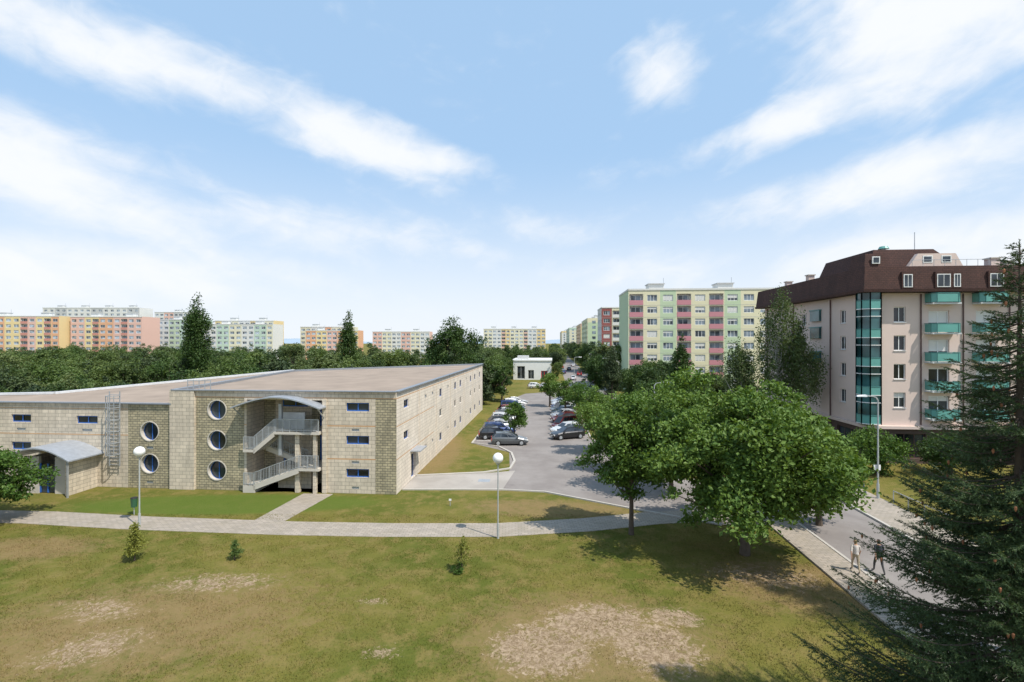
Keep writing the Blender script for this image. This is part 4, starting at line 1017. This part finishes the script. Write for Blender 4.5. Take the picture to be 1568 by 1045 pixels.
# ------------------------------------------------------------------ PEOPLE
def cloth(nm, c): M[nm] = plain(nm, c, .85, 0, 8, .15)
for nm, c in (('skin', (.50, .30, .21)), ('hair_dark', (.03, .02, .015)), ('hair_light', (.30, .2, .1)), ('shirt_dark', (.04, .04, .06)), ('shirt_light', (.6, .55, .5)), ('shirt_red', (.35, .06, .08)), ('jeans', (.06, .09, .17)), ('trousers', (.05, .05, .05)), ('beige_trousers', (.35, .29, .2)), ('shoe', (.05, .04, .04))): cloth(nm, c)
def person(x, y, z, head, shirt, trous, hair, H=1.74, stride=.28):
    k = H/1.75; vs = []; es = []; rs = []
    def add(p, r, par=None):
        vs.append((p[0]*k, p[1]*k, p[2]*k)); rs.append(r*k)
        if par is not None: es.append((par, len(vs)-1))
        return len(vs)-1
    pel = add((0, 0, .95), .135); wa = add((.0, 0, 1.10), .115, pel); ch = add((.01, 0, 1.28), .135, wa); sh = add((.01, 0, 1.41), .10, ch)
    nk = add((.02, 0, 1.49), .05, sh); hd = add((.035, 0, 1.57), .075, nk); h2 = add((.03, 0, 1.66), .09, hd); add((.02, 0, 1.72), .06, h2)
    add((.125, 0, 1.615), .012, hd)
    for sg in (-1, 1):
        f = sg*stride
        hip = add((0, sg*.095, .90), .09, pel); kn = add((.06+f*.55, sg*.10, .50), .06, hip); an = add((f*1.0-.05*(sg < 0), sg*.10, .09+(.05 if f < 0 else 0)), .036, kn)
        ft = add((f*1.0+.10, sg*.105, .045), .036, an); add((f*1.0+.19, sg*.11, .035), .026, ft)
        s1 = add((.01, sg*.175, 1.40), .055, sh); el = add((-f*.45-.03, sg*.235, 1.12), .04, s1); wr = add((-f*.95+.03, sg*.245, .88), .024, el); pm_ = add((-f*1.05+.04, sg*.245, .81), .030, wr)
        for q, ln in ((-.03, .065), (-.01, .078), (.01, .075), (.03, .06)):
            b_ = add((-f*1.05+.045+q, sg*.247, .775), .0095, pm_); add((-f*1.05+.055+q, sg*.24, .775-ln), .008, b_)
        t_ = add((-f*1.05+.08, sg*.23, .82), .010, pm_); add((-f*1.05+.10, sg*.225, .775), .009, t_)
    me = bpy.data.meshes.new('person'); me.from_pydata(vs, es, []); o = bpy.data.objects.new('tmp', me); COL.objects.link(o)
    md = o.modifiers.new('Skin', 'SKIN'); md.use_smooth_shade = True
    if len(me.skin_vertices) == 0: return
    for i, sv in enumerate(me.skin_vertices[0].data): sv.radius = (rs[i], rs[i]*(1.25 if i in (2, 3) else 1)); sv.use_root = (i == 0)
    o.modifiers.new('Sub', 'SUBSURF').levels = 1
    dg = bpy.context.evaluated_depsgraph_get(); ev = o.evaluated_get(dg); nm_ = bpy.data.meshes.new_from_object(ev); bpy.data.objects.remove(o)
    nm_.materials.clear()
    for m_ in ('skin', shirt, trous, hair, 'shoe'): nm_.materials.append(M[m_])
    for p in nm_.polygons:
        c = p.center/k; i = 0
        if c.z < .085: i = 4
        elif c.z < .98 and abs(c.y) < .19: i = 2
        elif c.z < 1.46 and c.z > .93 and not (abs(c.y) > .21 and c.z < 1.18): i = 1
        elif c.z > 1.68 or (c.z > 1.53 and c.x < .0): i = 3
        p.material_index = i; p.use_smooth = True
    po = bpy.data.objects.new('pedestrian', nm_); COL.objects.link(po)
    mb = MB()
    for sg in (-1, 1):
        mb.cyl((.108*k, sg*.034*k, 1.64*k), (.122*k, sg*.034*k, 1.64*k), .012, .010, 'white', 8); mb.cyl((.1225*k, sg*.034*k, 1.64*k), (.126*k, sg*.034*k, 1.64*k), .006, .005, 'black', 8)
        mb.cyl((.03*k, sg*.085*k, 1.62*k), (.03*k, sg*.105*k, 1.63*k), .025, .018, 'skin', 8)
    mb.abox(.108*k, .118*k, -.025, .025, 1.568*k, 1.58*k, 'shirt_red')
    f_ = mb.build('face_features'); f_.parent = po
    po.location = (x, y, z); po.rotation_euler = (0, 0, head)
person(18.9, 24.9, .012, 1.35, 'shirt_dark', 'trousers', 'hair_dark', 1.80)
person(17.7, 24.9, .10, 1.2, 'shirt_light', 'beige_trousers', 'hair_light', 1.68)
person(27.2, 37.6, .10, 1.6, 'shirt_red', 'jeans', 'hair_dark', 1.75)

# ------------------------------------------------------------------ WORLD
SH = (.78, -.62); EL = 57.0; AZ = math.degrees(math.atan2(*SH))
w = bpy.data.worlds.new('World'); scene.world = w; w.use_nodes = True; nt = w.node_tree
bg = nt.nodes['Background']; out = nt.nodes['World Output']
sky = N(nt, 'ShaderNodeTexSky', sky_type='NISHITA'); sky.sun_disc = False
sky.sun_elevation = math.radians(EL); sky.sun_rotation = math.radians(AZ); sky.air_density = 1.0; sky.dust_density = 1.0; sky.altitude = 200
nt.links.new(sky.outputs[0], bg.inputs[0]); bg.inputs[1].default_value = 0.15
tc = N(nt, 'ShaderNodeTexCoord'); sp = N(nt, 'ShaderNodeSeparateXYZ'); nt.links.new(tc.outputs['Generated'], sp.inputs[0])
az = mth(nt, 'MULTIPLY', mth(nt, 'ARCTAN2', sp.outputs[0], sp.outputs[1]), 57.2958)
el = mth(nt, 'MULTIPLY', mth(nt, 'ARCSINE', sp.outputs[2]), 57.2958)
cb = N(nt, 'ShaderNodeCombineXYZ'); nt.links.new(az, cb.inputs[0]); nt.links.new(el, cb.inputs[1]); ae = cb.outputs[0]
blobs = [((-40, 25), (30, 5.2), -3, 1.05), ((-16, 21.5), (19, 5.2), -12, 1.1), ((-46, 14.5), (24, 6.5), -12, 1.1), ((-18, 12), (30, 4.5), -5, .65),
         ((43, 27), (22, 11), 6, 1.2), ((30, 22), (15, 4.2), 14, .95), ((17, 28), (8, 6), -20, .75), ((38, 15), (24, 4.5), 8, .95), ((45, 8), (28, 6), 3, .9),
         ((4, 13), (14, 4), -8, .5), ((14, 8.5), (18, 4), 0, .65), ((-45, 6), (36, 6), 0, .9), ((150, 40), (90, 30), 0, .6), ((-120, 35), (50, 20), 0, .6)]
tot = None
for loc, sc, rot, st_ in blobs:
    bl = mth(nt, 'MULTIPLY', blob(nt, ae, loc, sc, rot, 0.0), st_); tot = bl if tot is None else mth(nt, 'MAXIMUM', tot, bl)
def streak(rot, sx, sy, det, ro=.52):
    mp = N(nt, 'ShaderNodeMapping', vector_type='TEXTURE'); mp.inputs['Rotation'].default_value = (0, 0, math.radians(rot)); mp.inputs['Scale'].default_value = (sx, sy, 1); nt.links.new(ae, mp.inputs['Vector'])
    return noise(nt, mp.outputs[0], 1.0, det, ro, .5)
nzL = streak(-14, 15, 4.5, 6); nzR = streak(17, 12, 4.5, 6)
side = mapr(nt, az, -5, 12)
nz = mth(nt, 'ADD', mth(nt, 'MULTIPLY', nzL, mth(nt, 'SUBTRACT', 1.0, side)), mth(nt, 'MULTIPLY', nzR, side))
nz2 = streak(8, 3.6, 2.2, 5, .6)
k = mth(nt, 'ADD', mth(nt, 'MULTIPLY', tot, .50), mth(nt, 'ADD', mth(nt, 'MULTIPLY', nz, .72), mth(nt, 'MULTIPLY', nz2, .34)))
cm = mapr(nt, k, .56, 1.08, 0, .97)
haze = mapr(nt, el, -2, 22, .86, .0)
cm = mth(nt, 'SUBTRACT', 1.0, mth(nt, 'MULTIPLY', mth(nt, 'SUBTRACT', 1.0, cm), mth(nt, 'SUBTRACT', 1.0, haze)))
hbg = N(nt, 'ShaderNodeBackground'); hbg.inputs[0].default_value = (.46, .70, 1.0, 1); hbg.inputs[1].default_value = 1.0
m1 = N(nt, 'ShaderNodeMixShader'); m1.inputs[0].default_value = .78; nt.links.new(bg.outputs[0], m1.inputs[1]); nt.links.new(hbg.outputs[0], m1.inputs[2])
cbg = N(nt, 'ShaderNodeBackground'); cbg.inputs[0].default_value = (.94, .965, 1.0, 1); cbg.inputs[1].default_value = 1.03
ms = N(nt, 'ShaderNodeMixShader'); nt.links.new(cm, ms.inputs[0]); nt.links.new(m1.outputs[0], ms.inputs[1]); nt.links.new(cbg.outputs[0], ms.inputs[2]); nt.links.new(ms.outputs[0], out.inputs[0])

sd = bpy.data.lights.new('sun', 'SUN'); sd.energy = 5.0; sd.angle = math.radians(.6); sd.color = (1.0, .94, .84)
so = bpy.data.objects.new('sun', sd); COL.objects.link(so)
ce = math.cos(math.radians(EL)); to_sun = Vector((SH[0]*ce, SH[1]*ce, math.sin(math.radians(EL))))
so.rotation_euler = (-to_sun).to_track_quat('-Z', 'Y').to_euler(); so.location = (30, -20, 60)

cd = bpy.data.cameras.new('camera'); cd.lens = 17.0; cd.sensor_width = 36; cd.clip_end = 6000; cd.clip_start = .1
co = bpy.data.objects.new('camera', cd); COL.objects.link(co); co.location = (0, 0, 12); co.rotation_euler = (math.radians(90), 0, 0)
scene.camera = co
scene.view_settings.view_transform = 'Standard'; scene.view_settings.look = 'None'; scene.view_settings.exposure = 0
